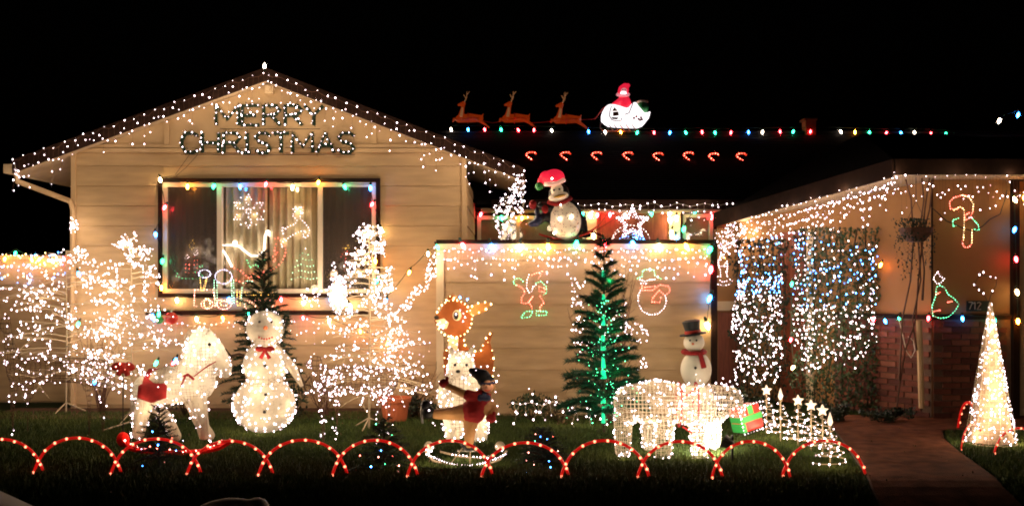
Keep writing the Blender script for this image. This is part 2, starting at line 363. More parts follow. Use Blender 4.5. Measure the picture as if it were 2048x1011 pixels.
v.box((gx(540) - .02, GY_ - .12, gzz(184)), (gx(540) + .02, GY_ - .06, gzz(176))).build('flood_bracket', 'trim_light', house)
# roofs: stepped courses
def roof(name, quad, course=.14, lift=.012, th=.05):
    a, b, c, d = [Vector(q) for q in quad]     # a-b the eave, d-c the ridge above it
    n = max(2, int(((d - a).length) / course)); mb = MB(); up = ((b - a).cross(d - a)).normalized()
    if up.z < 0: up = -up
    for i in range(n):
        t0, t1 = i / n, (i + 1) / n
        p = [a.lerp(d, t0) + up * lift, b.lerp(c, t0) + up * lift, b.lerp(c, t1), a.lerp(d, t1)]
        q = [x - up * .012 for x in (a.lerp(d, t0), b.lerp(c, t0))]
        mb.add(p + q, [(0, 1, 2, 3), (4, 5, 1, 0)])
    mb.add([a, b, c, d] + [x - up * th for x in (a, b, c, d)], [(4, 7, 6, 5), (0, 4, 5, 1), (1, 5, 6, 2), (2, 6, 7, 3), (3, 7, 4, 0)])
    return mb.build(name, 'shingle', house)
Yf, Yr = 12.16, 18.0
roof('roof', [(tipL.x, Yr, tipL.z), (tipL.x, Yf, tipL.z), (pk.x, Yf, pk.z), (pk.x, Yr, pk.z)])
roof('roof', [(tipR.x, Yf, tipR.z), (tipR.x, Yr, tipR.z), (pk.x, Yr, pk.z), (pk.x, Yf, pk.z)])
ze, zr = CZ + 158 * 14.2 / F, CZ + 292 * 18 / F
roof('roof', [(-.5, 14.2, ze), (9.5, 14.2, ze), (9.5, 18, zr), (-3.0, 18, zr)])
Ae, Be = Vector((4.2, 10.8, CZ + (CY - 320) * 10.8 / F)), Vector((2.89, 14.0, CZ + (CY - 427) * 14 / F))
roof('roof', [Ae, (13, 10.8, Ae.z), (13, 18, zr), (6.4, 18, zr)])
roof('roof', [Be, Ae, (6.4, 18.0, zr), (6.35, 18.0, zr)])
MB().tube([(-3, 18, zr + .01), (9.5, 18, zr + .01)], .05, 6).build('ridge_cap', 'shingle', house)
mb = MB().add([(-3, 18.02, zr - .05), (9.5, 18.02, zr - .05), (9.5, 18.02, 0), (-3, 18.02, 0), (tipL.x, 18.02, 0), (tipL.x, 18.02, tipL.z), (pk.x, 18.02, pk.z - .06)], [(0, 1, 2, 3), (4, 5, 6, 0, 3)]); mb.build('back_wall', 'siding_plain', house)
# rake boards, fascia, soffits
def slab(a, b, h, th, m, name, parent=house):   # vertical board under the line a->b, thickness towards -Y or left
    a, b = Vector(a), Vector(b); d = (b - a); n_ = Vector((d.y, -d.x, 0)).normalized() * th; D = Vector((0, 0, -h))
    return MB().add([a, b, b + D, a + D, a + n_, b + n_, b + D + n_, a + D + n_], [(0, 1, 2, 3), (4, 7, 6, 5), (0, 4, 5, 1), (3, 2, 6, 7), (0, 3, 7, 4), (1, 5, 6, 2)]).build(name, m, parent)
for a, b in ((tipL, pk), (pk, tipR)):
    a2 = Vector((a.x, Yf - .002, a.z + .01)); b2 = Vector((b.x, Yf - .002, b.z + .01)); slab(a2, b2, .165, .025, 'trim_dark', 'rake_board')
    s = MB(); o = .155
    s.add([(a.x, Yf, a.z - o), (b.x, Yf, b.z - o), (b.x, 18, b.z - o), (a.x, 18, a.z - o), (a.x, Yf, a.z - o + .02), (b.x, Yf, b.z - o + .02), (b.x, 18, b.z - o + .02), (a.x, 18, a.z - o + .02)],
          [(0, 3, 2, 1), (4, 5, 6, 7), (0, 1, 5, 4), (0, 4, 7, 3), (1, 2, 6, 5)]).build('soffit', 'soffit', house)
MB().box((tipL.x - .12, Yf, tipL.z - .15), (tipL.x - .005, 18, tipL.z - .04)).build('gutter', 'trim_light', house)
MB().tube([P(34, 346, 12.2), P(34, 362, 12.2), P(140, 402, 12.22), P(146, 420, 12.25), (X0 + .02, 12.25, .05)], .032, 8).build('downspout', 'siding_plain', house)
slab((-.3, 14.18, ze + .02), (9.5, 14.18, ze + .02), .14, .02, 'trim_dark', 'fascia')
MB().box((-.45, 14.18, ze - .12), (4.4, 15, ze - .1)).build('soffit', 'soffit', house)
slab(Ae + Vector((0, -.005, .01)), (13, 10.795, Ae.z + .01), .17, .025, 'trim_dark', 'fascia')
slab(Be + Vector((-.005, 0, .01)), Ae + Vector((-.005, 0, .01)), .2, .03, 'trim_dark', 'fascia')
# wing walls
Cw, Dw = Vector((4.83, 11.3, 0)), Vector((3.15, 13.6, 0))
def wtop(p): return Ae.z - .17 + (Be.z - Ae.z) * max(0, min(1, (p.y - 11.3) / 2.5))
dC = (Cw - Dw).normalized(); nC = Vector((dC.y, -dC.x, 0))
bh = gzz(638, 11.3)
mb = MB().add([(Cw.x, Cw.y, 0), (Dw.x, Dw.y, 0), (Dw.x, Dw.y, wtop(Dw)), (Cw.x, Cw.y, wtop(Cw))] + [tuple(Vector(q) - nC * .15) for q in ((Cw.x, Cw.y, 0), (Dw.x, Dw.y, 0), (Dw.x, Dw.y, wtop(Dw)), (Cw.x, Cw.y, wtop(Cw)))],
                [(0, 3, 2, 1), (4, 5, 6, 7), (2, 3, 7, 6), (0, 4, 7, 3), (1, 2, 6, 5)])
Xe = (2020 - CX) * 11.3 / F
mb.box((Cw.x, 11.3, 0), (Xe, 11.45, Ae.z - .165)); wing = mb.build('wing_wall', 'stucco', house)
MB().add([(Ae.x, Ae.y, Ae.z - .165), (Cw.x, 11.3, Ae.z - .168), (Dw.x, Dw.y, wtop(Dw)), (Be.x, Be.y, Be.z - .17)], [(0, 1, 2, 3)]).add([(Ae.x, 10.8, Ae.z - .164), (Ae.x, 11.31, Ae.z - .164), (9, 11.31, Ae.z - .164), (9, 10.8, Ae.z - .164)], [(3, 2, 1, 0)]).build('soffit', 'soffit', house)
bm_ = {}
for k, mm in enumerate(('brick', 'brick_dark', 'brick_pale')):
    b = MB().box((0, -.016, 0), (.2, .0, .057)); o = b.build('brick', mm); bm_[k] = o.data; bpy.data.objects.remove(o)
def bricks(A, B, z1, parent):
    A, B = Vector(A), Vector(B); L = (B - A).length; d = (B - A).normalized(); ang = math.atan2(d.y, d.x); row = 0; z = .02
    while z + .057 < z1:
        t = -.106 if row % 2 else 0
        while t < L - .05:
            if t >= -.01:
                if t + .2 <= L + .01:
                    p = A + d * t; o = link('brick', bm_[rnd.choice((0, 0, 1, 2))], parent, Vector((p.x, p.y, z)) - Vector(ORG[parent.name]) + Vector((0, 0, 0)), (0, 0, ang)); o.location += Vector((math.sin(ang), -math.cos(ang), 0)) * rnd.uniform(0, .004)
            t += .212
        z += .07; row += 1
bk = MB().add([(q.x, q.y, z) for q, z in ((Cw + nC * .02, 0), (Cw - dC * 1.3 + nC * .02, 0), (Cw - dC * 1.3 + nC * .02, bh), (Cw + nC * .02, bh))], [(0, 1, 2, 3)])
bk.box((Cw.x + .01, 11.28, 0), (Xe, 11.298, bh)); brick_face = bk.build('brick_wainscot', 'mortar', house)
bricks((Cw.x + .0, 11.28, 0), (Xe, 11.28, 0), bh, brick_face)
a_ = Cw - dC * 1.28 + nC * .02; bricks((a_.x, a_.y, 0), (Cw + nC * .02)[:2] + (0,), bh, brick_face)
MB().box((Cw.x - .02, 11.25, bh), (Xe + .06, 11.3, bh + .05)).build('brick_cap', 'trim_dark', house)
a_, b_ = Cw - dC * 1.3 + nC * .021, Cw + nC * .021
slab((a_.x, a_.y, bh + .05), (b_.x, b_.y, bh + .05), .05, .03, 'trim_dark', 'brick_cap')
MB().box((Xe, 11.22, 0), (Xe + .07, 11.32, Ae.z - .18)).build('corner_post', 'trim_dark', house)
MB().box((Xe + .07, 11.42, gzz(386, 11.3)), (8, 11.5, Ae.z - .17)).build('garage_header', 'stucco', house)
gd = MB().box((Xe + .07, 11.5, 0), (8, 11.54, gzz(386, 11.3))).build('garage_door', 'trim_light', house)
for i in range(4): MB().box((Xe + .1, 11.488, .05 + .6 * i), (7.9, 11.5, .6 + .6 * i)).build('door_panel', 'trim_light', gd)
MB().tube([P(1838, 640, 11.1), P(1840, 700, 11.12), P(1843, 815, 11.15)], .035, 8).build('downspout', 'siding_plain', house)
MB().tube([P(1864, 350, 11.27), P(1864, 640, 11.27)], .012, 6).build('conduit', 'trim_dark', house)
# front door recess between the two ivy columns
def wq(px, off):                                # point of the oblique wall seen at photo column px
    k = (px - CX) / F; A = Cw; B = Dw; t_ = (k * A.y - A.x) / ((B.x - A.x) - k * (B.y - A.y)); p = A + (B - A) * t_; return p + nC * off
def wbox(px0, px1, py0, py1, o0, o1, name, m, parent=house):
    a, b = wq(px0, 0), wq(px1, 0); z1 = CZ + (CY - py0) * a.y / F; z0 = max(.005, CZ + (CY - py1) * a.y / F)
    vs = [(q + nC * o) for o in (o0, o1) for q in (a, b)]
    return MB().add([(q.x, q.y, z0) for q in vs] + [(q.x, q.y, z1) for q in vs], [(0, 1, 3, 2), (4, 6, 7, 5), (0, 2, 6, 4), (1, 5, 7, 3), (2, 3, 7, 6), (0, 4, 5, 1)]).build(name, m, parent)
fd = wbox(1560, 1620, 465, 850, .003, .04, 'front_door', 'wood_door'); wbox(1566, 1580, 480, 820, .04, .05, 'door_panel', 'wood_door', fd)
wbox(1618, 1632, 460, 850, .005, .06, 'door_frame', 'trim_light')
# back wall of the entry
EY = 15.0
def ex(px): return (px - CX) * EY / F
MB().box((X1 + .03, EY, 0), (ex(1800), EY + .1, ze - .12)).build('entry_wall', 'siding_plain', house)
def window(x0, x1, z0, z1, Y, bars, parent, trim=True, fw=.055, tw=.05, sill=True, cur='curtain_dark'):
    fr = MB()
    for a, b in (((x0, z0), (x0 + fw, z1)), ((x1 - fw, z0), (x1, z1)), ((x0 + fw, z0), (x1 - fw, z0 + fw)), ((x0 + fw, z1 - fw), (x1 - fw, z1))): fr.box((a[0], Y - .03, a[1]), (b[0], Y + .06, b[1]))
    for xb in bars: fr.box((xb - .03, Y - .028, z0 + fw), (xb + .03, Y + .058, z1 - fw))
    wn = fr.build('window', 'frame_white', parent)
    if trim:
        for a, b in (((x0 - tw, z0 - tw), (x0, z1 + tw)), ((x1, z0 - tw), (x1 + tw, z1 + tw)), ((x0, z1), (x1, z1 + tw)), ((x0, z0 - tw), (x1, z0))): MB().box((a[0], Y - .055, a[1]), (b[0], Y - .002, b[1])).build('trim', 'trim_dark', wn)
    xs = [x0] + list(bars) + [x1]
    for a, b in zip(xs, xs[1:]): MB().box((a + .03, Y + .018, z0 + fw), (b - .03, Y + .022, z1 - fw)).build('pane', 'pane', wn)
    return wn
b1, b2 = gx(440), gx(641)
win = window(wx0, wx1, wz0, wz1, GY_ - .002, (b1, b2), wall)
for a, b in ((wx0 + .055, b1 - .03), (b2 + .03, wx1 - .055)): MB().box((a, GY_ + .0, wz0 + .055), (b, GY_ + .003, wz1 - .055)).build('insect_screen', 'screen', win)
rm = MB(); rm.box((wx0 - .1, GY_ + .5, wz0 - .3), (wx1 + .1, GY_ + .52, wz1 + .2)); rm.box((wx0 - .1, GY_ + .16, wz0 - .06), (wx1 + .1, GY_ + .5, wz0 - .03)); rm.box((wx0 - .1, GY_ + .16, wz1 + .1), (wx1 + .1, GY_ + .5, wz1 + .12))
rm.box((wx0 - .12, GY_ + .16, wz0 - .3), (wx0 - .1, GY_ + .52, wz1 + .2)); rm.box((wx1 + .1, GY_ + .16, wz0 - .3), (wx1 + .12, GY_ + .52, wz1 + .2)); rm.build('window_bay', 'curtain_dark', house)
MB().box((wx0 - .2, GY_ - .075, gzz(629)), (wx1 - .1, GY_ - .003, gzz(621))).build('window_ledge', 'trim_dark', house)
MB().box((wx0 - .02, GY_ - .02, gzz(620)), (wx1 + .02, GY_ - .001, gzz(592))).build('apron_panel', 'siding_plain', house)
def curtain(x0, x1, z0, z1, Y, m, label, folds, seed):
    Y -= .19
    rr = random.Random(seed); n = 120; mb = MB(); ph = [rr.uniform(0, 6) for _ in range(4)]
    def dy(t, w_): return .022 * math.sin(t * folds * 6.283 + ph[0] + .5 * math.sin(t * 9 + ph[1])) + .01 * math.sin(t * folds * 14 + ph[2]) * w_
    for z, w_ in ((z0, 1), ((z0 + z1) / 2, .7), (z1, .3)):
        for i in range(n + 1): t = i / n; mb.v.append((x0 + (x1 - x0) * t, Y + dy(t, w_), z))
    for j in range(2):
        for i in range(n): k = j * (n + 1) + i; mb.f.append((k, k + 1, k + n + 2, k + n + 1))
    o = mb.build('curtain', m, org=((x0 + x1) / 2, Y, z0), smooth=True, label=label, category='curtain'); s = o.modifiers.new('t', 'SOLIDIFY'); s.thickness = .002
curtain(wx0 - .02, b1 - .02, wz0 - .02, wz1 + .05, GY_ + .3, 'curtain_dark', 'brown curtain behind the left pane of the big front window', 7, 1)
curtain(b1 - .01, gx(532), wz0 - .02, wz1 + .05, GY_ + .26, 'curtain', 'cream curtain behind the snowflake in the big front window', 6, 2)
curtain(gx(534), b2 + .01, wz0 - .02, wz1 + .05, GY_ + .28, 'curtain', 'cream curtain behind the small lit tree in the big front window', 7, 3)
curtain(b2 + .03, wx1 + .02, wz0 - .02, wz1 + .05, GY_ + .3, 'curtain_dark', 'brown curtain behind the right pane of the big front window', 7, 4)
# entry windows, door and posts
e1 = window(ex(955), ex(1172), 1.0, gzz(432, EY), EY - .06, (ex(1036),), house)
MB().box((ex(950), EY - .015, 1.0), (ex(1180), EY - .003, gzz(436, EY))).build('window_backing', 'curtain_dark', house)
e2 = window(ex(1363), ex(1424), 1.0, gzz(428, EY), EY - .06, (), house)
MB().box((ex(1360), EY - .015, 1.0), (ex(1428), EY - .003, gzz(432, EY))).build('window_backing', 'curtain_dark', house)
dr = MB().box((ex(1200), EY - .06, .02), (ex(1334), EY - .004, gzz(418, EY))).build('entry_door', 'wood_door', house)
MB().box((ex(1206), EY - .075, .9), (ex(1330), EY - .061, gzz(436, EY))).build('door_panel', 'wood_door', dr)
for a, b in ((1172, 1192), (1336, 1358)): MB().box((ex(a), EY - .12, 0), (ex(b), EY - .006, gzz(411, EY))).build('post', 'trim_light', house)
MB().box((ex(948), EY - .05, gzz(424, EY)), (ex(1172), EY - .004, gzz(416, EY))).build('header_trim', 'trim_dark', house)
# pilaster beside the front door
py_ = 13.9
MB().box(((1434 - CX) * py_ / F, py_, 0), ((1486 - CX) * py_ / F, py_ + .2, Be.z - .22)).build('pilaster', 'stucco', house)
MB().box(((1434 - CX) * py_ / F - .02, py_ - .04, gzz(620, py_)), ((1486 - CX) * py_ / F, py_ - .002, gzz(602, py_))).build('shelf_trim', 'trim_light', house)
MB().box(((1436 - CX) * py_ / F, py_ - .012, .02), ((1482 - CX) * py_ / F, py_ - .001, gzz(624, py_))).build('lower_panel', 'wood_door', house)
# roof vent
v = MB().box(P(1612, 264, 17.9) - Vector((0, 0, .1)), P(1632, 240, 17.9) + Vector((0, .25, 0))); v.box(P(1609, 240, 17.88), P(1635, 236, 17.88) + Vector((0, .3, 0))).build('roof_vent', 'terracotta', house)
# house number plate
hn = MB().box(P(1934, 622, 11.28) - Vector((0, .0, 0)), P(1980, 601, 11.28) + Vector((0, .02, 0))).build('number_plate', 'sign_dark', house)
for (px, strokes) in ((1941, [((-4, -8), (4, -8)), ((4, -8), (-2, 8))]), (1949, [((-3, -5), (1, -8)), ((1, -8), (1, 8))]), (1958, [((-4, -6), (0, -8)), ((0, -8), (4, -5)), ((4, -5), (-4, 8)), ((-4, 8), (4, 8))])):
    mb = MB()
    for (ax, ay), (bx_, by_) in strokes: mb.tube([P(px + ax, 611 + ay * .9, 11.272), P(px + bx_, 611 + by_ * .9, 11.272)], .006, 4)
    mb.build('numeral', 'metal_grey', hn)
# ---------------------------------------------------------------- courtyard wall
CYY = 11.6
def cxp(px): return (px - CX) * CYY / F
cw = thing('courtyard_wall', 'low tan board-clad courtyard wall with a dark cap in front of the entry', 'wall', ((cxp(875) + cxp(1425)) / 2, CYY, 0))
ct = gzz(487, CYY)
core = MB().box((cxp(877), CYY, 0), (cxp(1423), CYY + .14, ct)).build('wall_core', 'siding_plain', cw)
boards(cw, (cxp(880), CYY - .001), (cxp(1421), CYY - .001), .03, ct - .075, .252, seed=5)
MB().box((cxp(873), CYY - .05, ct), (cxp(1432), CYY + .19, ct + .045)).build('cap', 'trim_dark', cw)
MB().box((cxp(876), CYY - .03, ct - .07), (cxp(1420), CYY - .001, ct - .002)).build('top_rail', 'trim_light', cw)
MB().box((cxp(873), CYY - .045, 0), (cxp(888), CYY - .001, ct - .075)).build('corner_board', 'trim_light', cw)
MB().box((cxp(1421), CYY - .05, 0), (cxp(1433), CYY + .18, ct - .002)).build('end_post', 'trim_dark', cw)
MB().box((cxp(877), CYY + .14, 0), (cxp(877) + .1, 12.28, ct)).build('return_wall', 'siding_plain', cw)
# ---------------------------------------------------------------- side fence
fY = 12.9
def fx(px): return (px - CX) * fY / F
fe = thing('side_fence', 'tan board fence left of the house with lights along its top', 'fence', (fx(50), fY, 0))
ft = gzz(512, fY)
MB().box((fx(-220), fY, 0), (fx(146), fY + .08, ft)).build('fence_core', 'siding_plain', fe)
boards(fe, (fx(-220), fY - .001), (fx(146), fY - .001), .02, ft - .05, .5, seed=8)
MB().box((fx(-220), fY - .04, ft - .045), (fx(146), fY + .1, ft + .01)).build('top_rail', 'siding_plain', fe)
# ---------------------------------------------------------------- light strings
C9M = {}
for k_ in ('white', 'red', 'green', 'blue', 'orange', 'pure'):
    o = MB().lathe([(.004, .02), (.013, .006), (.0165, -.01), (.012, -.028), (.003, -.042)], (0, 0, 0), 7).build('bulb', 'c9_' + k_); o.data.shade_smooth(); C9M[k_] = o.data; bpy.data.objects.remove(o)
o = MB().lathe([(.011, 0), (.012, .03), (.008, .042)], (0, 0, .018), 6).build('socket', 'wire_green'); SOCK = o.data; bpy.data.objects.remove(o)
CK = dict(w='white', r='red', g='green', b='blue', o='orange', p='pure')
def c9(label, items, Y, wire=True, sag=3, group=None, scale=1.0, up=0):
    its = [(a[0], a[1], a[2], a[3] if len(a) > 3 else Y) for a in items]
    root = thing('light_string', label, 'string lights', P(its[0][0], its[0][1], its[0][3]), group); o0 = Vector(ORG[root.name])
    for px, py, c, y in its:
        b = link('bulb', C9M[CK[c]], root, P(px, py, y) - o0); b.scale = (scale,) * 3; b.rotation_euler = (rnd.uniform(-.5, .5), rnd.uniform(-.5, .5) + (3.14 if up else 0), 0)
        s = link('socket', SOCK, root, P(px, py, y) - o0); s.rotation_euler = b.rotation_euler; s.scale = b.scale
    if wire:
        pts = []
        for (a, b) in zip(its, its[1:]):
            for t in (0, .25, .5, .75):
                q = P(a[0] + (b[0] - a[0]) * t, a[1] + (b[1] - a[1]) * t + sag * 4 * t * (1 - t) - 7 * (1 - 2 * up), a[3] + (b[3] - a[3]) * t + .012); pts.append(q)
        pts.append(P(its[-1][0], its[-1][1] - 7 * (1 - 2 * up), its[-1][3] + .012)); MB().tube(pts, .004, 4).build('wire', 'wire_green', root)
    return root
def lerp_path(path, t):
    L = [math.dist(a[:2], b[:2]) for a, b in zip(path, path[1:])]; s = t * sum(L)
    for (a, b), l in zip(zip(path, path[1:]), L):
        if s <= l: return tuple(a[i] + (b[i] - a[i]) * s / l for i in range(3))
        s -= l
    return path[-1]
def icicle(label, path, nd, drop, per, mats=(('mini_white', 1),), every=1, jitter=4, wire='wire_white', group=None, r=.0085, dY=.03, wob=3):
    p0 = path[0]; root = thing('icicle_lights', label, 'icicle lights', P(*p0), group); mb = MB(); bs = {m_: [] for m_, _ in mats}; main = []
    def add(q): bs[rnd.choices([m_ for m_, _ in mats], [w_ for _, w_ in mats])[0]].append(q)
    for i in range(nd + 1):
        t = i / nd; x, y, Y = lerp_path(path, t); y += rnd.uniform(-2, 2) + 3 * math.sin(i * 1.7); main.append(P(x, y, Y))
        if i % every == 0: add(P(x + rnd.uniform(-3, 3), y - rnd.uniform(-1, 3), Y - rnd.uniform(0, dY)))
        L = rnd.uniform(*drop) * rnd.choice((1, 1, .6, .35)); n_ = max(1, round(per * L / drop[1])); pts = [P(x, y, Y)]; xx = x
        for k in range(n_):
            xx += rnd.uniform(-wob, wob); yy = y + L * (k + 1) / n_ + rnd.uniform(-2, 2); q = P(xx, yy, Y - rnd.uniform(0, dY)); pts.append(q); add(q + Vector((rnd.uniform(-.008, .008), -.004, 0)))
        mb.tube(pts, 0.0011, 3, cap=False)
    mb.tube(main, .003, 3, cap=False); mb.build('wire', wire, root, kind='stuff')
    for m_, l_ in bs.items(): minis(l_, m_, root, r)
    return root
def clump(label, poly, n, Y, dY=.12, mats=(('mini_white', 1),), name='light_bunch', category='string lights', strands=True, r=.0085):
    xs = [p[0] for p in poly]; ys = [p[1] for p in poly]; root = thing(name, label, category, P(xs[0], ys[0], Y)); bs = {m_: [] for m_, _ in mats}; allp = []
    while len(allp) < n:
        x, y = rnd.uniform(min(xs), max(xs)), rnd.uniform(min(ys), max(ys))
        if inpoly(x, y, poly): q = P(x, y, Y - rnd.uniform(0, dY)); allp.append(q); bs[rnd.choices([m_ for m_, _ in mats], [w_ for _, w_ in mats])[0]].append(q)
    if strands:
        s = sorted(allp, key=lambda q: (round(q.x / .08), q.z)); mb = MB()
        for a, b in zip(s, s[1:]):
            if (a - b).length < .3: mb.tube([a + Vector((0, .01, 0)), b + Vector((0, .01, 0))], 0.0011, 3, cap=False)
        mb.build('wire', 'wire_white', root, kind='stuff')
    for m_, l_ in bs.items(): minis(l_, m_, root, r)
    return root
WH = 'mini_white'
# gable rakes
icicle('white icicle lights along the left slope of the gable, down to its eave', [(527, 146, 12.08), (28, 322, 12.08)], 50, (20, 72), 3.2, r=.008, wire='wire_brown', every=2)
icicle('white icicle lights along the right slope of the gable, down to the dense bunch', [(535, 148, 12.08), (1048, 340, 12.08)], 52, (20, 72), 3.2, r=.008, wire='wire_brown', every=2)
icicle('short white icicle lights hanging at the left gable eave corner', [(30, 330, 12.06), (36, 350, 12.08)], 4, (10, 30), 2)
c9('single bright white bulb standing on the gable peak', [(529, 134, 'p')], 11.75, wire=False, up=1)
clump('dense triangular bunch of white mini lights under the right gable eave', [(1035, 345), (1052, 350), (1048, 430), (1020, 445), (1000, 480), (986, 440), (985, 405), (1010, 385)], 150, 12.0, .25)
clump('small cluster of white mini lights on the wall edge above the fence', [(140, 430), (156, 432), (158, 462), (138, 466)], 22, 12.2, .1)
# ridge string
z_at = 17.92
c9('multicoloured bulbs strung along the main roof ridge', [(902, 258, 'p'), (936, 258, 'b'), (969, 258, 'r'), (1002, 258, 'g'), (1036, 259, 'r'), (1068, 259, 'r'), (1103, 260, 'p'), (1177, 262, 'b'), (1210, 263, 'p'), (1241, 263, 'o'), (1275, 264, 'g'),
   (1308, 264, 'r'), (1340, 264, 'b'), (1371, 264, 'g'), (1404, 263, 'r'), (1430, 264, 'g'), (1462, 264, 'r'), (1497, 263, 'b'), (1525, 263, 'p'), (1560, 262, 'r'), (1587, 262, 'g'), (1621, 262, 'r'), (1681, 262, 'p'), (1710, 263, 'o'), (1739, 264, 'g'), (1773, 265, 'r'),
   (1802, 265, 'b'), (1829, 264, 'p'), (1862, 266, 'r'), (1892, 267, 'g'), (1908, 271, 'p')], 17.9, sag=0, scale=1.1)
c9('lone white and blue bulbs on a wire high above the right roof end', [(1999, 240, 'p'), (2037, 228, 'b'), (2075, 218, 'r')], 16.5, sag=0, scale=1.5)
MB().tube([P(2037, 224, 16.5), P(2075, 214, 16.5), P(2110, 150, 16.5), P(2115, 560, 16.5)], .05, 6).build('mast', 'wire_dark', org=P(2115, 560, 16.5), label='dark pole at the right edge carrying two lone bulbs', category='pole')
# big window string
c9('large coloured bulbs framing the big front window', [(323, 573, 'o'), (325, 520, 'g'), (311, 467, 'b'), (330, 413, 'r'), (320, 358, 'w'), (375, 371, 'o'), (428, 371, 'g'), (480, 371, 'b'), (532, 367, 'r'), (585, 373, 'w'), (637, 363, 'o'), (689, 372, 'g'), (741, 374, 'b'),
   (745, 407, 'r'), (762, 458, 'w'), (750, 520, 'o')], 12.18, sag=2, scale=1.15)
c9('large coloured bulbs on the panel under the big front window', [(354, 598, 'w'), (458, 597, 'b'), (562, 597, 'r'), (608, 603, 'w'), (661, 598, 'b'), (700, 610, 'w')], 12.2, sag=5, scale=1.15)
c9('large coloured bulbs hanging below the dark window ledge', [(308, 636, 'b'), (336, 629, 'r'), (393, 636, 'w'), (445, 634, 'o'), (498, 626, 'g'), (606, 634, 'r'), (658, 640, 'w'), (720, 660, 'o'), (775, 685, 'o')], 12.17, sag=5)
c9('coloured bulbs sagging from the window corner to the courtyard wall', [(754, 560, 'g'), (782, 575, 'w'), (772, 600, 'b'), (819, 543, 'o', 12.0), (856, 506, 'w', 11.6), (874, 492, 'g', 11.5)], 12.1, sag=4)
c9('large coloured bulbs in a row under the courtyard wall cap', [(925, 489, 'r'), (983, 492, 'b'), (1040, 492, 'w'), (1096, 491, 'o'), (1153, 485, 'g'), (1209, 484, 'r'), (1265, 485, 'b'), (1318, 491, 'w'), (1372, 491, 'o'), (1421, 497, 'g'), (1422, 536, 'r'), (1420, 594, 'b'), (1414, 648, 'w')], 11.51, sag=1, scale=1.6)
icicle('pinkish white icicle lights drooping under the courtyard wall cap', [(888, 502, 11.54), (1416, 502, 11.54)], 70, (20, 60), 3.4, (('mini_dim', 2), ('mini_cool', 4), (WH, 6)), r=.0092)
clump('thick swag of white lights trailing from the courtyard wall corner to the lawn tree', [(868, 492), (886, 500), (880, 545), (850, 585), (820, 620), (790, 625), (815, 590), (850, 550), (862, 515)], 95, 11.85, .3)
icicle('lavender mini lights hung along the wall below the front window', [(160, 640, 12.2), (330, 650, 12.2), (480, 645, 12.2), (600, 640, 12.2), (860, 690, 12.2)], 62, (8, 50), 2, (('mini_cool', 3), ('mini_dim', 3)), r=.0075)
icicle('blue and warm icicle lights hanging down the side fence', [(-30, 512, 12.82), (146, 512, 12.82)], 30, (15, 80), 4, (('mini_blue', 5), ('mini_warm', 5), (WH, 2)))
c9('coloured bulbs along the top of the side fence', [(10, 516, 'o'), (31, 505, 'g'), (63, 518, 'o'), (79, 517, 'o'), (104, 520, 'w'), (128, 516, 'r')], 12.8, sag=1)
# entry
icicle('short white icicle lights under the main eave above the entry', [(1055, 410, 14.15), (1480, 410, 14.15)], 30, (10, 36), 2.4)
c9('coloured bulbs around the entry window behind the penguin', [(941, 450, 'b'), (962, 427, 'r'), (1003, 434, 'g'), (1044, 434, 'o'), (1085, 436, 'g')], 14.85, sag=2, scale=1.25)
c9('coloured bulbs around the entry door and its white posts', [(1165, 425, 'g'), (1181, 428, 'w'), (1195, 428, 'r'), (1220, 427, 'r'), (1187, 470, 'w'), (1250, 430, 'p'), (1302, 424, 'g'), (1340, 424, 'w'), (1354, 417, 'o'), (1339, 438, 'w'), (1353, 434, 'w'), (1343, 463, 'w'), (1352, 474, 'b'), (1368, 456, 'g'), (1392, 420, 'g'), (1425, 432, 'r'), (1466, 420, 'w')], 14.8, sag=1, scale=1.5)
# wing eaves
icicle('thick white icicle lights under the sloping wing eave', [(1438, 470, 13.7), (1530, 428, 12.9), (1650, 392, 11.9), (1790, 350, 10.85)], 110, (25, 92), 5, ((WH, 8), ('mini_dim', 3), ('mini_cool', 1)), dY=.12, every=2, wire='wire_brown')
icicle('sparse white icicle lights along the right wing eave', [(1792, 352, 10.85), (2060, 352, 10.85)], 40, (20, 90), 2.6, ((WH, 1),), dY=.1, every=3, wire='wire_brown')
clump('white mini lights gathered at the low end of the wing eave', [(1425, 470), (1470, 440), (1520, 430), (1510, 475), (1460, 505), (1440, 520)], 90, 13.6, .2)
c9('coloured bulbs along the brick cap of the wing wall', [(1746, 637, 'r'), (1770, 640, 'b'), (1799, 633, 'g'), (1813, 639, 'o'), (1857, 634, 'r', 11.2), (1925, 635, 'b', 11.18), (1990, 640, 'g', 11.18)], 11.6, sag=1)
c9('coloured bulbs climbing the dark post at the right edge of the wall', [(2036, 640, 'o'), (2034, 582, 'w'), (2032, 516, 'r'), (2030, 457, 'b'), (2029, 397, 'w'), (2050, 392, 'o')], 11.15, sag=0, scale=1.15)
c9('bulbs on the wall edge between the two ivy columns', [(1584, 566, 'g'), (1582, 677, 'r'), (1587, 733, 'w'), (1762, 528, 'o', 11.7)], 11.9, sag=0)

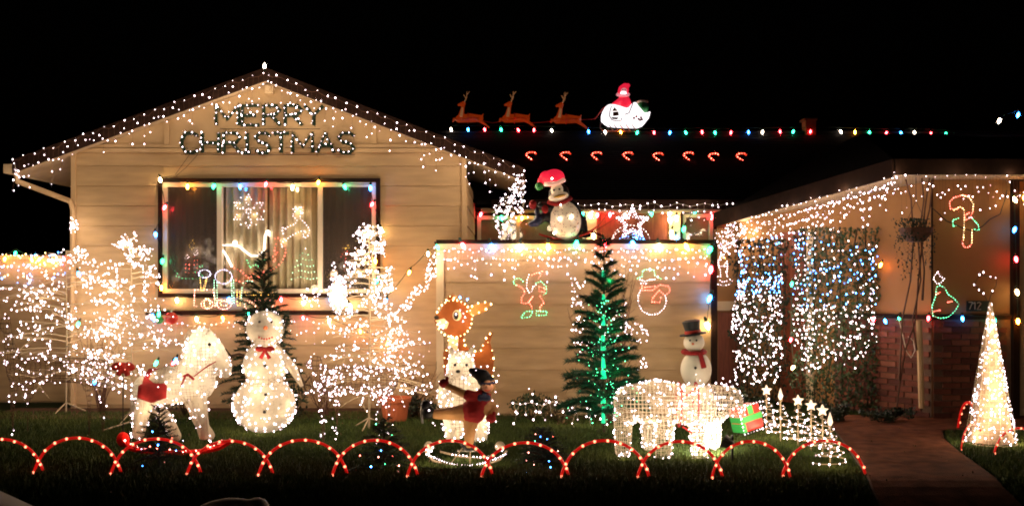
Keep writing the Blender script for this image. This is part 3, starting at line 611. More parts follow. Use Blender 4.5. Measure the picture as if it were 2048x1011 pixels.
# ---------------------------------------------------------------- light outline figures
def figure(name, label, category, lines, Y, sp=9, r=.008, group=None, frame='wire_white', tube=.004):
    """lines: (material, points in photo pixels, closed[, spacing])"""
    p = lines[0][1][0]; root = thing(name, label, category, P(p[0], p[1], Y), group); mb = MB()
    for ln in lines:
        pts = [P(x, y, Y) for x, y in ln[1]]
        if len(pts) > 1: mb.tube([q + Vector((0, .008, 0)) for q in pts], tube, 4, cap=not ln[2], closed=ln[2])
        step = (ln[3] if len(ln) > 3 else sp) * Y / F; minis(seg_points(pts, step, ln[2]) if len(pts) > 1 else pts, ln[0], root, r, .1, name='bulb_row', gk=.4 if Y == 12.33 else 0, dy=.05)
    mb.build('frame', frame, root); return root
def arc(cx, cy, rx, ry, a0, a1, n=16): return [(cx + rx * math.cos(R(a0 + (a1 - a0) * i / n)), cy - ry * math.sin(R(a0 + (a1 - a0) * i / n))) for i in range(n + 1)]
ring = lambda cx, cy, rx, ry, n=18: arc(cx, cy, rx, ry, 0, 360 * (n - 1) / n, n - 1)
YW = 12.33
sf = []
for k in range(6):
    a = 90 + 60 * k; c, s_ = math.cos(R(a)), math.sin(R(a)); q = lambda d, w_: (497 + d * c - w_ * s_, 422 - d * s_ - w_ * c)
    sf.append(('mini_white', [q(5, 0), q(14, 0)], False, 8)); sf.append(('mini_white', [q(12, 0), q(19, 6), q(27, 5), q(30, 0), q(27, -5), q(19, -6)], False, 6.5)); sf.append(('mini_white', [q(33, 0)], False))
for k in range(6): a = R(60 + 60 * k); sf.append(('mini_white', [(497 + 31 * math.cos(a), 422 - 31 * math.sin(a))], False))
figure('snowflake_light', 'round white light snowflake in the middle pane of the front window', 'light figure', sf, YW, r=.007)
figure('candle_light', 'pair of red and white light candles on green holly in the left window pane', 'light figure', [('mini_yellow', [(384, 498), (377, 492), (385, 480), (391, 492)], True, 6), ('mini_white', [(370, 515), (374, 508), (379, 514), (372, 518)], True, 5), ('mini_white', [(388, 507), (394, 500), (396, 508), (390, 511)], True, 5),
    ('mini_red', [(372, 520), (371, 545), (378, 545), (379, 522)], False, 8), ('mini_red', [(389, 513), (387, 545), (394, 545), (395, 515)], False, 8), ('mini_green', [(350, 541), (356, 548), (352, 552), (365, 556), (380, 557), (395, 557), (405, 550), (398, 545), (408, 535), (402, 530), (396, 538), (386, 548)], False, 7)], YW, r=.0065)
figure('reindeer_light', 'white light reindeer leaping out of the lit sleigh in the front window', 'light figure', [(WH, [(586, 418), (592, 413), (590, 424), (584, 430), (594, 440), (590, 448), (578, 452), (570, 458), (563, 453), (566, 466), (570, 475), (562, 490), (568, 497)], False, 6),
    (WH, [(592, 413), (603, 424), (599, 436), (610, 446), (619, 458), (617, 470), (609, 476), (605, 470), (612, 462), (600, 462), (588, 468), (577, 475), (570, 484)], False, 6), (WH, [(594, 418), (601, 412), (606, 420), (604, 430)], False, 6)], YW, r=.007)
root = figure('sleigh_light', 'white rope light sleigh with red outlined body across the front window', 'light figure', [('mini_red', [(462, 533), (480, 540), (498, 556), (510, 545), (530, 543), (548, 538), (563, 524), (571, 508), (571, 495), (566, 484), (555, 475), (545, 478)], False, 7), ('mini_red', [(472, 560), (490, 566), (510, 558), (530, 545)], False, 7),
    ('mini_red', [(552, 488), (548, 500), (556, 505), (546, 512), (552, 520), (543, 524)], False, 7), ('mini_green', [(494, 520), (500, 535), (510, 528), (520, 535), (530, 520), (524, 512)], False, 6), (WH, [(438, 491), (470, 489)], False, 30)], YW, r=.0065)
MB().tube([P(x, y, YW) for x, y in ((464, 533), (455, 515), (440, 490), (468, 490), (478, 492), (490, 502), (502, 511), (515, 511), (524, 505), (529, 496), (530, 470), (537, 463), (540, 472))], .011, 6).build('rope', 'rope_white', root)
MB().ell(P(470, 486, YW), .03).ell(P(536, 465, YW), .03).build('finial', 'rope_white', root)
tr = [(WH, [(611, 497)], False)]
for y, w_ in ((508, 10), (519, 16), (531, 20), (543, 25), (556, 27)): tr.append(('mini_tree', [(610 - w_, y + 2), (610 - w_ * .4, y - 3), (610 + w_ * .4, y + 2), (610 + w_, y - 1)], False, 6.5))

figure('tree_light', 'small pale green light tree at the right of the middle window pane', 'light figure', tr, YW, r=.007)
figure('bell_light', 'red lit stocking with a gold bow in the right window pane', 'light figure', [('mini_yellow', [(686, 495), (692, 498), (696, 488), (699, 497)], True, 5), ('mini_red', [(682, 513), (686, 505), (694, 502), (700, 507), (690, 511), (692, 520), (689, 532), (688, 545)], False, 6), ('mini_yellow', [(655, 553), (662, 544), (665, 552), (653, 560)], False, 5)], YW, r=.0065)
figure('train_light', 'light outline locomotive with yellow chimney below the big front window', 'light figure', [('mini_cool', ring(409, 547, 12, 8), True, 5), ('mini_yellow', [(400, 555), (402, 580), (408, 580), (414, 556)], False, 5), ('mini_yellow', [(405, 580), (412, 556)], False, 5), ('mini_pink', [(389, 580), (388, 610), (396, 613)], False, 5), ('mini_pink', [(390, 579), (426, 579), (430, 600)], False, 6),
    ('mini_cool', ring(447, 553, 17, 14), True, 4.5), ('mini_tree', [(428, 560), (430, 610)], False, 5), ('mini_tree', [(434, 565), (434, 610)], False, 5), ('mini_tree', [(467, 560), (468, 608)], False, 5), ('mini_tree', [(463, 566), (464, 608)], False, 5), ('mini_yellow', [(474, 580), (474, 610), (480, 610), (480, 580)], False, 4.5),
    ('mini_pink', ring(414, 608, 12, 9), True, 4.5), ('mini_warm', ring(414, 606, 6, 10), True, 5), ('mini_pink', ring(448, 608, 14, 10), True, 4.5), ('mini_warm', ring(448, 606, 8, 5), True, 5), ('mini_pink', [(430, 612), (436, 600), (444, 598)], False, 5)], 12.05, r=.0065)
figure('wagon_light', 'light outline train wagon in yellow and red behind the little fir top', 'light figure', [('mini_tree', [(484, 575), (482, 600), (490, 608)], False, 5), ('mini_tree', [(486, 566), (497, 560), (508, 563)], False, 5), ('mini_yellow', [(490, 584), (548, 584)], False, 5), ('mini_yellow', [(492, 590), (548, 589)], False, 5), ('mini_pink', ring(500, 611, 11, 7), True, 5), ('mini_pink', ring(535, 611, 11, 7), True, 5), ('mini_pink', [(490, 600), (550, 600)], False, 5)], 12.05, r=.0065)
# on the courtyard wall
YC = 11.55
figure('santa_light', 'red and white outline of a waving bearded man on the courtyard wall', 'light figure', [('mini_red', [(1064, 549), (1074, 545), (1086, 541), (1080, 552), (1075, 558)], False, 5), (WH, [(1058, 549), (1054, 560), (1053, 575), (1058, 585), (1064, 582), (1066, 573), (1072, 569)], False, 5.5), ('mini_green', [(1046, 562), (1040, 556), (1030, 557), (1026, 565), (1032, 570)], False, 5),
    ('mini_red', [(1034, 570), (1045, 575), (1050, 585), (1043, 595), (1043, 606), (1055, 606), (1066, 592), (1058, 604), (1064, 614), (1064, 620)], False, 5), ('mini_green', [(1072, 566), (1082, 562), (1092, 572), (1094, 584), (1086, 590)], False, 5), ('mini_red', [(1078, 573), (1090, 576), (1088, 584), (1078, 581)], True, 5), ('mini_red', [(1080, 592), (1088, 605), (1080, 612), (1080, 620)], False, 5.5),
    ('mini_green', [(1052, 622), (1044, 631), (1042, 636), (1060, 633), (1066, 622)], True, 5), ('mini_green', [(1073, 621), (1072, 630), (1092, 630), (1094, 622), (1084, 622)], True, 5)], YC, r=.0065)
figure('snowman_light', 'white light outline snowman with green hat and red scarf on the courtyard wall', 'light figure', [('mini_green', [(1275, 556), (1284, 553), (1286, 540), (1297, 538), (1308, 540), (1310, 552), (1324, 558)], False, 5), (WH, [(1280, 559), (1290, 562), (1300, 559), (1312, 558)], False, 5), (WH, [(1282, 566), (1296, 567)], False, 5),
    ('mini_red', [(1284, 571), (1284, 580), (1305, 580), (1320, 569), (1338, 572), (1340, 583), (1330, 590), (1318, 580), (1305, 596), (1303, 603), (1320, 604), (1322, 592)], False, 5), ('mini_red', [(1290, 574), (1312, 572)], False, 5), (WH, [(1281, 580), (1276, 592), (1277, 608), (1285, 622), (1300, 629), (1316, 627), (1328, 616), (1333, 603), (1330, 590)], False, 5.5)], YC, r=.007)
figure('candle_light', 'white light candle with yellow flame on the pillar right of the courtyard wall', 'light figure', [('mini_yellow', [(1440, 518), (1445, 508), (1452, 518), (1446, 515)], True, 5), (WH, [(1437, 520), (1437, 532), (1441, 540), (1441, 553)], False, 5), (WH, [(1454, 522), (1455, 535), (1453, 545), (1455, 555)], False, 5), (WH, [(1439, 532), (1454, 532)], False, 5), (WH, [(1441, 553), (1432, 552), (1430, 560), (1436, 568), (1448, 571), (1460, 568), (1465, 562), (1457, 556)], False, 5.5), (WH, [(1440, 560), (1446, 564), (1454, 561)], False, 5), (WH, [(1438, 490), (1445, 500), (1452, 492), (1443, 482)], True, 8)], 13.82, r=.0075)
YG = 11.24
figure('candy_cane_light', 'red and white light candy cane with green holly on the wing wall', 'light figure', [('mini_red', [(1915, 418), (1901, 418), (1899, 404), (1908, 395), (1925, 390), (1938, 393)], False, 5), ('mini_warm', [(1908, 420), (1920, 413), (1928, 418), (1929, 440), (1927, 480)], False, 5), ('mini_warm', [(1925, 390), (1940, 396), (1947, 408), (1946, 420)], False, 5), ('mini_red', [(1946, 422), (1940, 436), (1930, 440), (1930, 430), (1942, 424)], False, 4.5),
    ('mini_red', [(1924, 482), (1928, 494), (1938, 494), (1945, 485)], False, 5), ('mini_warm', [(1944, 460), (1944, 485)], False, 5), ('mini_green', [(1917, 436), (1906, 440), (1906, 452), (1916, 450)], False, 5), ('mini_green', [(1946, 438), (1957, 450), (1958, 460), (1948, 458)], False, 5)], YG, r=.0065)
figure('tree_light', 'green light outline tree with white star leaning on the brick cap', 'light figure', [(WH, [(1876, 543), (1880, 552), (1889, 557), (1881, 566), (1874, 567), (1867, 557), (1870, 550)], True, 5), ('mini_green', [(1880, 570), (1890, 575), (1896, 588), (1908, 596), (1918, 608), (1910, 622), (1896, 634), (1880, 636), (1866, 631), (1864, 612), (1872, 590), (1873, 574)], True, 5.5), ('mini_red', [(1873, 588), (1880, 584)], False, 4), ('mini_red', [(1896, 604), (1906, 602)], False, 4), ('mini_red', [(1868, 622), (1880, 620)], False, 4)], YG, r=.0065)
# star and dome in the entry
st = []
for rr_ in (34, 26): st += [('mini_white', [(1265 + (rr_ if k % 2 == 0 else rr_ * .45) * math.cos(R(90 + 36 * k)), 445 - (rr_ if k % 2 == 0 else rr_ * .45) * math.sin(R(90 + 36 * k))) for k in range(10)], True, 6)]
figure('star_light', 'large white light star standing behind the courtyard wall', 'light figure', st, 12.6, r=.009, frame='wire_brown')
figure('dome_light', 'low arched mesh of dim purple lights under the white star', 'light figure', [('mini_dim', arc(1262, 482, 38, 32, 0, 180), False, 7), ('mini_blue', arc(1268, 482, 14, 14, 0, 180), False, 6), ('mini_blue', arc(1266, 482, 8, 8, 0, 180), False, 6), ('mini_dim', arc(1250, 480, 24, 20, 20, 180), False, 8), ('mini_blue', arc(1268, 482, 20, 20, 0, 180), False, 5), ('mini_blue', arc(1258, 484, 24, 12, 0, 180), False, 6), ('mini_blue', [(1250, 480), (1286, 478)], False, 6)], 12.7, r=.006)

# MERRY CHRISTMAS in tinsel
LET = {'M': [[(0, 1), (0, 0), (.5, .7), (1, 0), (1, 1)]], 'E': [[(1, 0), (0, 0), (0, 1), (1, 1)], [(0, .5), (.8, .5)]], 'R': [[(0, 1), (0, 0), (.7, 0), (1, .22), (.7, .48), (0, .5)], [(.45, .5), (1, 1)]], 'Y': [[(0, 0), (.5, .5), (1, 0)], [(.5, .5), (.5, 1)]],
       'C': [[(1, .12), (.7, 0), (.25, .03), (0, .35), (0, .65), (.25, .97), (.7, 1), (1, .88)]], 'H': [[(0, 0), (0, 1)], [(1, 0), (1, 1)], [(0, .5), (1, .5)]], 'I': [[(.5, 0), (.5, 1)], [(.1, 1), (.9, 1)]], 'S': [[(1, .15), (.75, 0), (.25, 0), (0, .22), (.25, .46), (.75, .54), (1, .78), (.75, 1), (.25, 1), (0, .86)]],
       'T': [[(0, 0), (1, 0)], [(.5, 0), (.5, 1)]], 'A': [[(0, 1), (.5, 0), (1, 1)], [(.2, .62), (.8, .62)]]}
def sign(label, letters, y0, y1, Y):
    root = thing('greeting_sign', label, 'sign', P(letters[0][1], y1, Y), 'tinsel greeting words on the gable')
    for ch, xa, xb in letters:
        mb = MB(); core = MB(); bl = []
        for ln in LET[ch]:
            pts = [P(xa + (xb - xa) * a, y0 + (y1 - y0) * b, Y) for a, b in ln]; core.tube([q + Vector((0, .015, 0)) for q in pts], .024, 6)
            for q in seg_points(pts, .0035):
                d = Vector((rnd.gauss(0, 1), rnd.gauss(0, 1) * .6, rnd.gauss(0, 1))).normalized() * rnd.uniform(.036, .06); s = d.orthogonal().normalized() * .006
                mb.add([q - s, q + s, q + d], [(0, 1, 2)])
            bl += [q + Vector((rnd.uniform(-.012, .012), -.035, rnd.uniform(-.012, .012))) for q in seg_points(pts, .07)]
        L = core.build('letter', 'tinsel', root); mb.build('tinsel', 'tinsel', L, kind='stuff'); minis(bl, 'mini_white', L, .0078)
    return root
sign('word MERRY in dark green tinsel letters with white bulbs', [('M', 432, 477), ('E', 484, 518), ('R', 527, 560), ('R', 570, 604), ('Y', 609, 646)], 211, 250, 12.2)
sg = sign('word CHRISTMAS in dark green tinsel letters with white bulbs', [('C', 363, 395), ('H', 404, 437), ('R', 447, 481), ('I', 486, 502), ('S', 511, 540), ('T', 547, 577), ('M', 585, 625), ('A', 634, 668), ('S', 677, 708)], 266, 305, 12.2)
mb = MB().tube([P(440, 258, 12.24), P(640, 258, 12.24)], .004, 4).tube([P(362, 309, 12.24), P(710, 309, 12.24)], .004, 4).tube([P(380, 308, 12.2), P(350, 350, 12.2), P(322, 356, 12.18)], .003, 3).tube([P(395, 310, 12.2), P(372, 335, 12.2), P(352, 352, 12.2)], .003, 3); mb.build('support_wire', 'wire_dark', sg)
# roof candy canes
pt = [(-3, 11), (0, 5), (4, 0), (8, -6), (3, -11), (-3, -12), (-9, -9)]
def cane_thing(px, py, label, first=None):
    Y = 16.3; root = thing('candy_cane', label, 'candy cane', P(px, py, Y), 'red lit candy canes in a row on the roof')
    sc = Y / F; mb = MB(); ln = [(12, 12), (6, 5), (0, -1), (-7, -6), (-11, -10), (-7, -14), (0, -15), (7, -15), (11, -11)]
    j = [rnd.uniform(-1, 1) for _ in range(4)]
    pts = [P(px, py, Y) + Vector(((x * .95 + j[0] * (y / 12)) * sc, y * -.25 * sc, -(y + j[1] * .5) * sc)) for x, y in ln]
    mb.tube(pts, .013, 6); mb.build('cane', 'cane_red', root); minis([q + Vector((0, -.016, 0)) for q in seg_points(pts, .048)], 'mini_red', root, .009, .2)
    MB().tube([pts[0], pts[0] + Vector((0, .12, -.1))], .006, 4).build('stake', 'wire_white', root)
for k_, (px, py) in enumerate([(1062, 319), (1132, 319), (1193, 319), (1257, 319), (1317, 321), (1377, 320), (1427, 321), (1484, 321)]):
    cane_thing(px, py, 'red lit candy cane on the roof, ' + ['first of eight, nearest the gable', 'second of eight from the gable', 'third of eight from the gable', 'fourth of eight from the gable', 'fifth of eight from the gable', 'third of eight from the wing end', 'second of eight from the wing end', 'last of eight, nearest the wing roof'][k_])

c9('stray coloured bulbs half hidden among the twig trees and the horse', [(157, 546, 'b', 11.6), (157, 646, 'g', 11.6), (189, 762, 'b', 11.5), (305, 630, 'b', 11.9), (318, 626, 'g', 11.9), (313, 724, 'g', 11.2), (352, 718, 'b', 11.2), (346, 726, 'r', 11.2)], 11.6, wire=False, scale=1.1)
sn_ = clump('small dazzling snowman of packed white bulbs under the right end of the window', [(660, 556), (668, 548), (680, 548), (690, 562), (696, 585), (694, 610), (676, 622), (660, 612), (656, 585)], 110, 12.1, .16, name='snowman_light', category='light figure', strands=False, r=.0105)
MB().ell(P(675, 592, 12.1), (.1, .08, .2)).ell(P(668, 548, 12.1), (.05, .05, .06)).build('body', 'white_cloth', sn_, smooth=True); MB().tube([P(662, 556, 12.05), P(676, 556, 12.05)], .02, 6).build('scarf', 'red_cloth', sn_)
minis([P(x, y, 12.02) for x, y in ((664, 530), (670, 534), (667, 540), (672, 546), (664, 547), (668, 526))], 'mini_white', sn_)
clump('string of white bulbs lying along the right end of the dark window ledge', [(600, 575), (655, 572), (655, 582), (640, 590), (640, 612), (600, 612)], 34, 12.15, .1, strands=False)
# ---------------------------------------------------------------- lit twig trees
def twig_tree(label, px, base, top, hw, nb, seed, Y=None, sweep=-.1, bottom=.2, ymax=12.22, leg=True, pw=.75):
    rr = random.Random(seed); Y = Y or GY(base); b = P(px, base, Y); b.z = 0; H = (P(px, top, Y) - b).z; W = hw * Y / F
    root = thing('twig_tree', label, 'light tree', b); tk = MB(); tk.tube([b, b + Vector((.01, 0, H * .5)), b + Vector((0, 0, H))], [.012, .009, .004], 6)
    if leg:
        for a in (20, 140, 260): tk.tube([b + Vector((0, 0, .12)), b + Vector((.22 * math.cos(R(a)), .22 * math.sin(R(a)), .012))], .008, 4)
    tk.build('trunk', 'twig_white', root); br = MB(); pts = []
    nbr = max(10, nb // 9)
    for i in range(nbr):
        t = bottom + (1 - bottom) * ((i + rr.random()) / nbr) ** 1.05; L = W * ((1 - t) / (1 - bottom)) ** pw * rr.uniform(.7, 1.1) + .05; a = rr.uniform(0, 6.283)
        d = Vector((math.cos(a), math.sin(a) * .8, 0)); s = b + Vector((0, 0, H * t)); up = rr.uniform(.05, .3) * (1 if t > .4 else .5)
        ln = [s + d * L * k / 4 + Vector((0, 0, L * (up * k / 4 + sweep * (k / 4) ** 2))) for k in range(5)]
        for q in ln: q.y = min(q.y, ymax)
        br.tube(ln, [.007, .006, .005, .004, .003], 4, cap=False)
        for k in range(rr.randint(4, 6)):
            f = .3 + .7 * (k + rr.random()) / 5; j = min(3, int(f * 4)); q = ln[j].lerp(ln[j + 1], min(1, f * 4 - j)); tl = L * .42 * rr.uniform(.5, 1.1) + .06
            dd = (d + Vector((rr.uniform(-.9, .9), rr.uniform(-.9, .9), rr.uniform(-.45, .6)))).normalized() * tl; e = q + dd; e.y = min(e.y, ymax - .01); br.tube([q, q.lerp(e, .5) + Vector((0, 0, .012)), e], .0025, 3, cap=False)
            for u in ((1, .45, .72) if rr.random() < .4 else (1, .5)):
                pts.append(q.lerp(e, u) + Vector((rr.uniform(-.012, .012), -.008, rr.uniform(-.012, .012))))
    br.build('branches', 'twig_white', root, kind='stuff')
    rr.shuffle(pts); pts = pts[:nb]
    minis(pts, 'mini_white', root, .0095, gk=.72); return root
twig_tree('broad white twig tree with many white bulbs at the far left by the fence', 132, 818, 500, 118, 520, 11, Y=11.9, ymax=12.05, pw=.4)
twig_tree('slender tall white twig tree with bulbs left of the window, behind the horse', 262, 846, 476, 78, 470, 12, Y=11.1, pw=.6)
twig_tree('tall white twig tree with dense bulbs in front of the window corner', 738, 868, 452, 104, 820, 13, Y=10.6, sweep=-.25, bottom=.16, pw=.85)
clump('cluster of white bulbs at the tip of the slender left twig tree', [(254, 470), (266, 478), (270, 505), (258, 508), (252, 488)], 16, 11.1, .08)

# ---------------------------------------------------------------- animals made of wire and lights
def wire_animal(name, label, parts, nb, voxel, thick, mw, base, off=.008, cloth=None, bulbm='mini_white', rb=.009, front=True, category='light figure', vx=.014, clear=()):
    root = thing(name, label, category, base); mb = MB()
    for pts, rs in parts: limb(mb, [P(*p) for p in pts], rs)
    body = fused(mb, 'body', cloth or mw, root, vx)
    if not cloth:
        wired(body, 'wire_frame', mw, root, voxel, thick); pts = surf_pts(body, nb, off, front); bpy.data.objects.remove(body)
    else:
        for ps, rs in parts:                    # lamps inside the translucent body
            for p, r_ in zip(ps, rs):
                if r_ > .09: d = bpy.data.lights.new('inner_glow', 'POINT'); d.energy = 1.5; d.color = (1, .85, .68); d.shadow_soft_size = .04; l = bpy.data.objects.new('inner_glow', d); C.objects.link(l); l.parent = root; l.location = P(*p) - Vector(base)
        pts = surf_pts(body, nb, off, front); wired(body, 'wire_frame', 'tan_wire', root, voxel, thick)
    pts = [q for q in pts if all(math.hypot(q.x - P(a_, b_2, q.y).x, q.z - P(a_, b_2, q.y).z) > r_ for a_, b_2, r_ in clear)]
    minis(pts, bulbm, root, rb, gk=.6); return root
# horse
h = 9.25
wire_animal('rocking_horse', 'white lit rocking horse with a dark red saddle', [
    ([(300, 778, h), (345, 768, h), (392, 762, h)], [.165, .185, .19]), ([(388, 748, h), (398, 715, h), (405, 684, h)], [.185, .15, .13]),
    ([(405, 682, h), (428, 702, h), (448, 730, h - .02)], [.13, .105, .078]), ([(448, 730, h), (452, 744, h)], [.075, .055]), ([(422, 722, h), (436, 744, h)], [.06, .035]), ([(398, 668, h + .04), (404, 655, h + .05)], [.03, .012]), ([(412, 668, h - .05), (419, 655, h - .06)], [.03, .012]),
    ([(292, 800, h - .08), (283, 830, h - .1), (277, 866, h - .1)], [.09, .07, .06]), ([(300, 800, h + .1), (335, 838, h + .12), (352, 872, h + .12)], [.08, .06, .055]),
    ([(395, 800, h - .08), (403, 835, h - .1), (408, 868, h - .1)], [.09, .065, .055]), ([(385, 800, h + .1), (398, 840, h + .12), (420, 870, h + .14)], [.08, .06, .05]),
    ([(285, 775, h), (272, 800, h + .02), (268, 850, h)], [.06, .05, .02])], 190, .032, .004, 'white_frame', (P(340, 890, h).x, h, 0), cloth='white_cloth', off=.012, clear=((419, 688, .04), (446, 735, .03)))
hr = bpy.data.objects['rocking_horse']; mb = MB()
for k in range(150):
    u = rnd.random(); q = P(368 + 18 * u + 8 * u * (1 - u), 745 - 88 * u, h) + Vector((rnd.uniform(-.02, .03), rnd.uniform(-.07, .07), 0)); mb.tube([q, q + Vector((-.035, rnd.uniform(-.04, .04), -.03)), q + Vector((-.05, rnd.uniform(-.06, .06), -.09))], .0045, 3, cap=False)
mb.build('mane', 'white_frame', hr, kind='stuff')
sd = MB(); vs = []; n_ = 14
for i in range(n_ + 1):
    a = R(-165 + 150 * i / n_)
    for k in range(7):
        x = 298 + 44 * k / 6 + (6 if i > 8 else 0) * (k - 3) / 3; q = P(x, 768, h); yy = q.y - .205 * math.cos(a + R(90)) * 1.0
        sd.v.append((q.x, h - .215 * math.sin(R(95) * i / n_) if i < 99 else yy, P(x, 738, h).z + .01 - .3 * (i / n_) ** 1.3 * (1 - abs(k - 3) * .05)))
for i in range(n_):
    for k in range(6): j = i * 7 + k; sd.f.append((j, j + 7, j + 8, j + 1))
so = sd.build('saddle', 'red_cloth', hr, smooth=True); m_ = so.modifiers.new('s', 'SOLIDIFY'); m_.thickness = .012
MB().ell(P(419, 688, h - .118), (.016, .012, .016)).build('eye', 'black_paint', hr)
MB().tube([P(366, 752, h - .2), P(372, 748, h - .21), P(362, 772, h - .21)], .009, 5).tube([P(376, 748, h - .2), P(388, 758, h - .21)], .012, 5).ell(P(375, 749, h - .205), .016).build('bow', 'red_cloth', hr)
MB().tube([P(388, 752, h - .19), P(410, 735, h - .13), P(432, 722, h - .09)], .006, 5).build('rein', 'red_cloth', hr)
rk = MB()
for dy in (-.13, .13): rk.tube([P(x, y, h - .12 + dy) for x, y in ((243, 876), (262, 895), (300, 903), (350, 905), (400, 903), (440, 893), (462, 880))], .028, 6)
rk.tube([P(300, 900, h - .3), P(300, 900, h + .1)], .02, 6).tube([P(410, 898, h - .3), P(410, 898, h + .1)], .02, 6); rk.ell(P(246, 878, h - .25), (.06, .03, .07)).build('rocker', 'red_plastic', hr)
minis([P(x, y, h - .28) for x, y in ((250, 880), (262, 888), (275, 892), (290, 896), (318, 898), (338, 897), (352, 900), (366, 903), (372, 900), (380, 902), (392, 900), (404, 898), (412, 894), (420, 892), (428, 890), (436, 885), (444, 880))], 'mini_pink', hr, .012)
# deer figures
def deer(label, x0, x1, yb, base, Y, neck, seed, nb):
    L = x1 - x0; lg = []
    for k, (t, dy, sp) in enumerate(((.06, -.1, -4), (.2, .1, 3), (.8, -.1, 2), (.94, .1, 5))):
        x = x0 + L * t; lg.append(([(x, yb + 18, Y + dy), (x + sp, (yb + base) / 2, Y + dy), (x + sp * .3, base - (8 if dy > 0 else 0), Y + dy)], [.06, .028, .02]))
    parts = [([(x0 + L * .1, yb, Y), (x0 + L * .5, yb - 4, Y), (x0 + L * .9, yb, Y)], [.12, .13, .13])] + lg + neck
    return wire_animal('deer_figure', label, parts, nb, .05, .004, 'wire_brown', ((x0 + x1) / 2 * Y / F - CX * Y / F, Y, 0), bulbm='mini_white', front=True, rb=.0095)
Y = 9.7
deer('brown twig deer with white bulbs cut off by the left edge', 18, 215, 742, 872, Y, [([(30, 735, Y), (18, 680, Y), (14, 640, Y)], [.09, .05, .045]), ([(14, 640, Y), (-8, 650, Y)], [.05, .025]), ([(12, 632, Y), (4, 612, Y + .05), (10, 592, Y + .06)], [.016, .013, .01]), ([(16, 632, Y), (30, 615, Y - .04), (28, 598, Y - .04)], [.016, .013, .01])], 1, 80)
Y = 9.5
deer('brown twig deer with white bulbs standing under the tall twig tree', 640, 785, 762, 885, Y, [([(650, 755, Y), (636, 735, Y), (634, 718, Y)], [.09, .06, .05]), ([(634, 718, Y), (612, 728, Y)], [.05, .03]), ([(636, 712, Y), (628, 700, Y), (626, 684, Y)], [.012, .01, .008]), ([(640, 712, Y), (652, 698, Y), (650, 682, Y)], [.012, .01, .008])], 2, 200)
# snowman
s = 10.35; sw = MB(); sm = thing('snowman', 'large white lit snowman with red bow and green tinsel earmuffs', 'snowman', (P(530, 862, s).x, s, 0))
sw.ell(P(531, 656, s), (.2, .19, .19), 20, 14).ell(P(531, 728, s), (.235, .22, .235), 20, 14).ell(P(529, 808, s), (.325, .3, .3), 20, 14)
bd = fused(sw, 'body', 'white_cloth', sm, .016, 3); wired(bd, 'wire_frame', 'tan_wire', sm, .05, .004)
for py_, e_ in ((656, 2.2), (728, 2.8), (790, 2.8), (830, 2.8)): e_ *= .62; d = bpy.data.lights.new('inner_glow', 'POINT'); d.energy = e_; d.color = (1, .85, .7); d.shadow_soft_size = .05; l = bpy.data.objects.new('inner_glow', d); C.objects.link(l); l.parent = sm; l.location = P(530, py_, s) - Vector(ORG[sm.name])
pts = [q for q in surf_pts(bd, 260, .012) if q.z > .02 and not (abs(q.x - P(531, 0, s).x) < .085 and P(0, 682, s).z < q.z < P(0, 637, s).z) and min((Vector((q.x, q.z)) - Vector((P(x, y, s).x, P(x, y, s).z))).length for x, y in ((530, 731), (531, 788), (529, 823))) > .045]; minis(pts, 'mini_white', sm, .0092, gk=.6)
for px, py, r_ in ((519, 643, .014), (543, 643, .014)): MB().ell(P(px, py, s - .195), r_).build('eye', 'black_paint', sm)
MB().lathe([(.022, 0), (.012, .05), (.002, .09)], P(531, 655, s - .19), 8, Matrix.Rotation(R(90), 3, 'X')).build('nose', 'orange_paint', sm)
for k in range(6): MB().ell(P(518 + k * 5.2, 674 + 3.5 * math.sin(math.pi * k / 5), s - .185), .011).build('mouth_dot', 'red_paint', sm)
for px, py in ((530, 731), (531, 788), (529, 823)): MB().ell(P(px, py, s - (.225 if py < 750 else .295)), .017).build('button', 'black_paint', sm)
bw = MB()
for sx in (-1, 1): bw.ell(P(530 + sx * 10, 697, s - .235), (.05, .02, .03)); bw.tube([P(530, 699, s - .24), P(530 + sx * 9, 716, s - .25)], [.012, .022], 5)
bw.ell(P(530, 697, s - .25), .02); bw.build('bow', 'red_cloth', sm)
def fuzz(mb, c, r, n, ln=.05, w_=.004):
    for _ in range(n):
        d = Vector((rnd.gauss(0, 1), rnd.gauss(0, 1), rnd.gauss(0, 1))).normalized(); q = c + d * r * .5; t_ = d.orthogonal().normalized() * w_; mb.add([q - t_, q + t_, q + d * (r * .5 + ln * rnd.uniform(.3, 1))], [(0, 1, 2)])
mb = MB()
for px, py in ((570, 650), (567, 664), (572, 636), (494, 652), (499, 664), (505, 628), (520, 622), (538, 620), (553, 626)): fuzz(mb, P(px, py, s), .035, 120)
mb.build('tinsel', 'tinsel', sm, kind='stuff')
for sgn, ln in ((1, [(568, 705), (588, 728), (608, 768)]), (-1, [(494, 712), (478, 708), (462, 712)])):
    a_ = MB().tube([P(x, y, s) for x, y in ln], .018, 6).build('arm', 'bark', sm); mb = MB(); x, y = ln[-1]
    for dx, dy in ((sgn * 12, -16), (sgn * 14, 2), (sgn * 3, 14)): mb.tube([P(x, y, s), P(x + dx, y + dy, s)], .008, 5)
    mb.build('twig', 'bark', a_)
MB().tube([P(566, 708, s - .03), P(585, 735, s - .05), P(604, 772, s - .05)], [.035, .05, .02], 8).build('sleeve', 'white_cloth', sm)
minis([P(x + rnd.uniform(-4, 4), y, s - .1) for x, y in ((572, 705), (580, 715), (584, 728), (590, 735), (596, 748), (600, 757), (603, 740), (610, 730), (592, 720))], 'mini_white', sm)
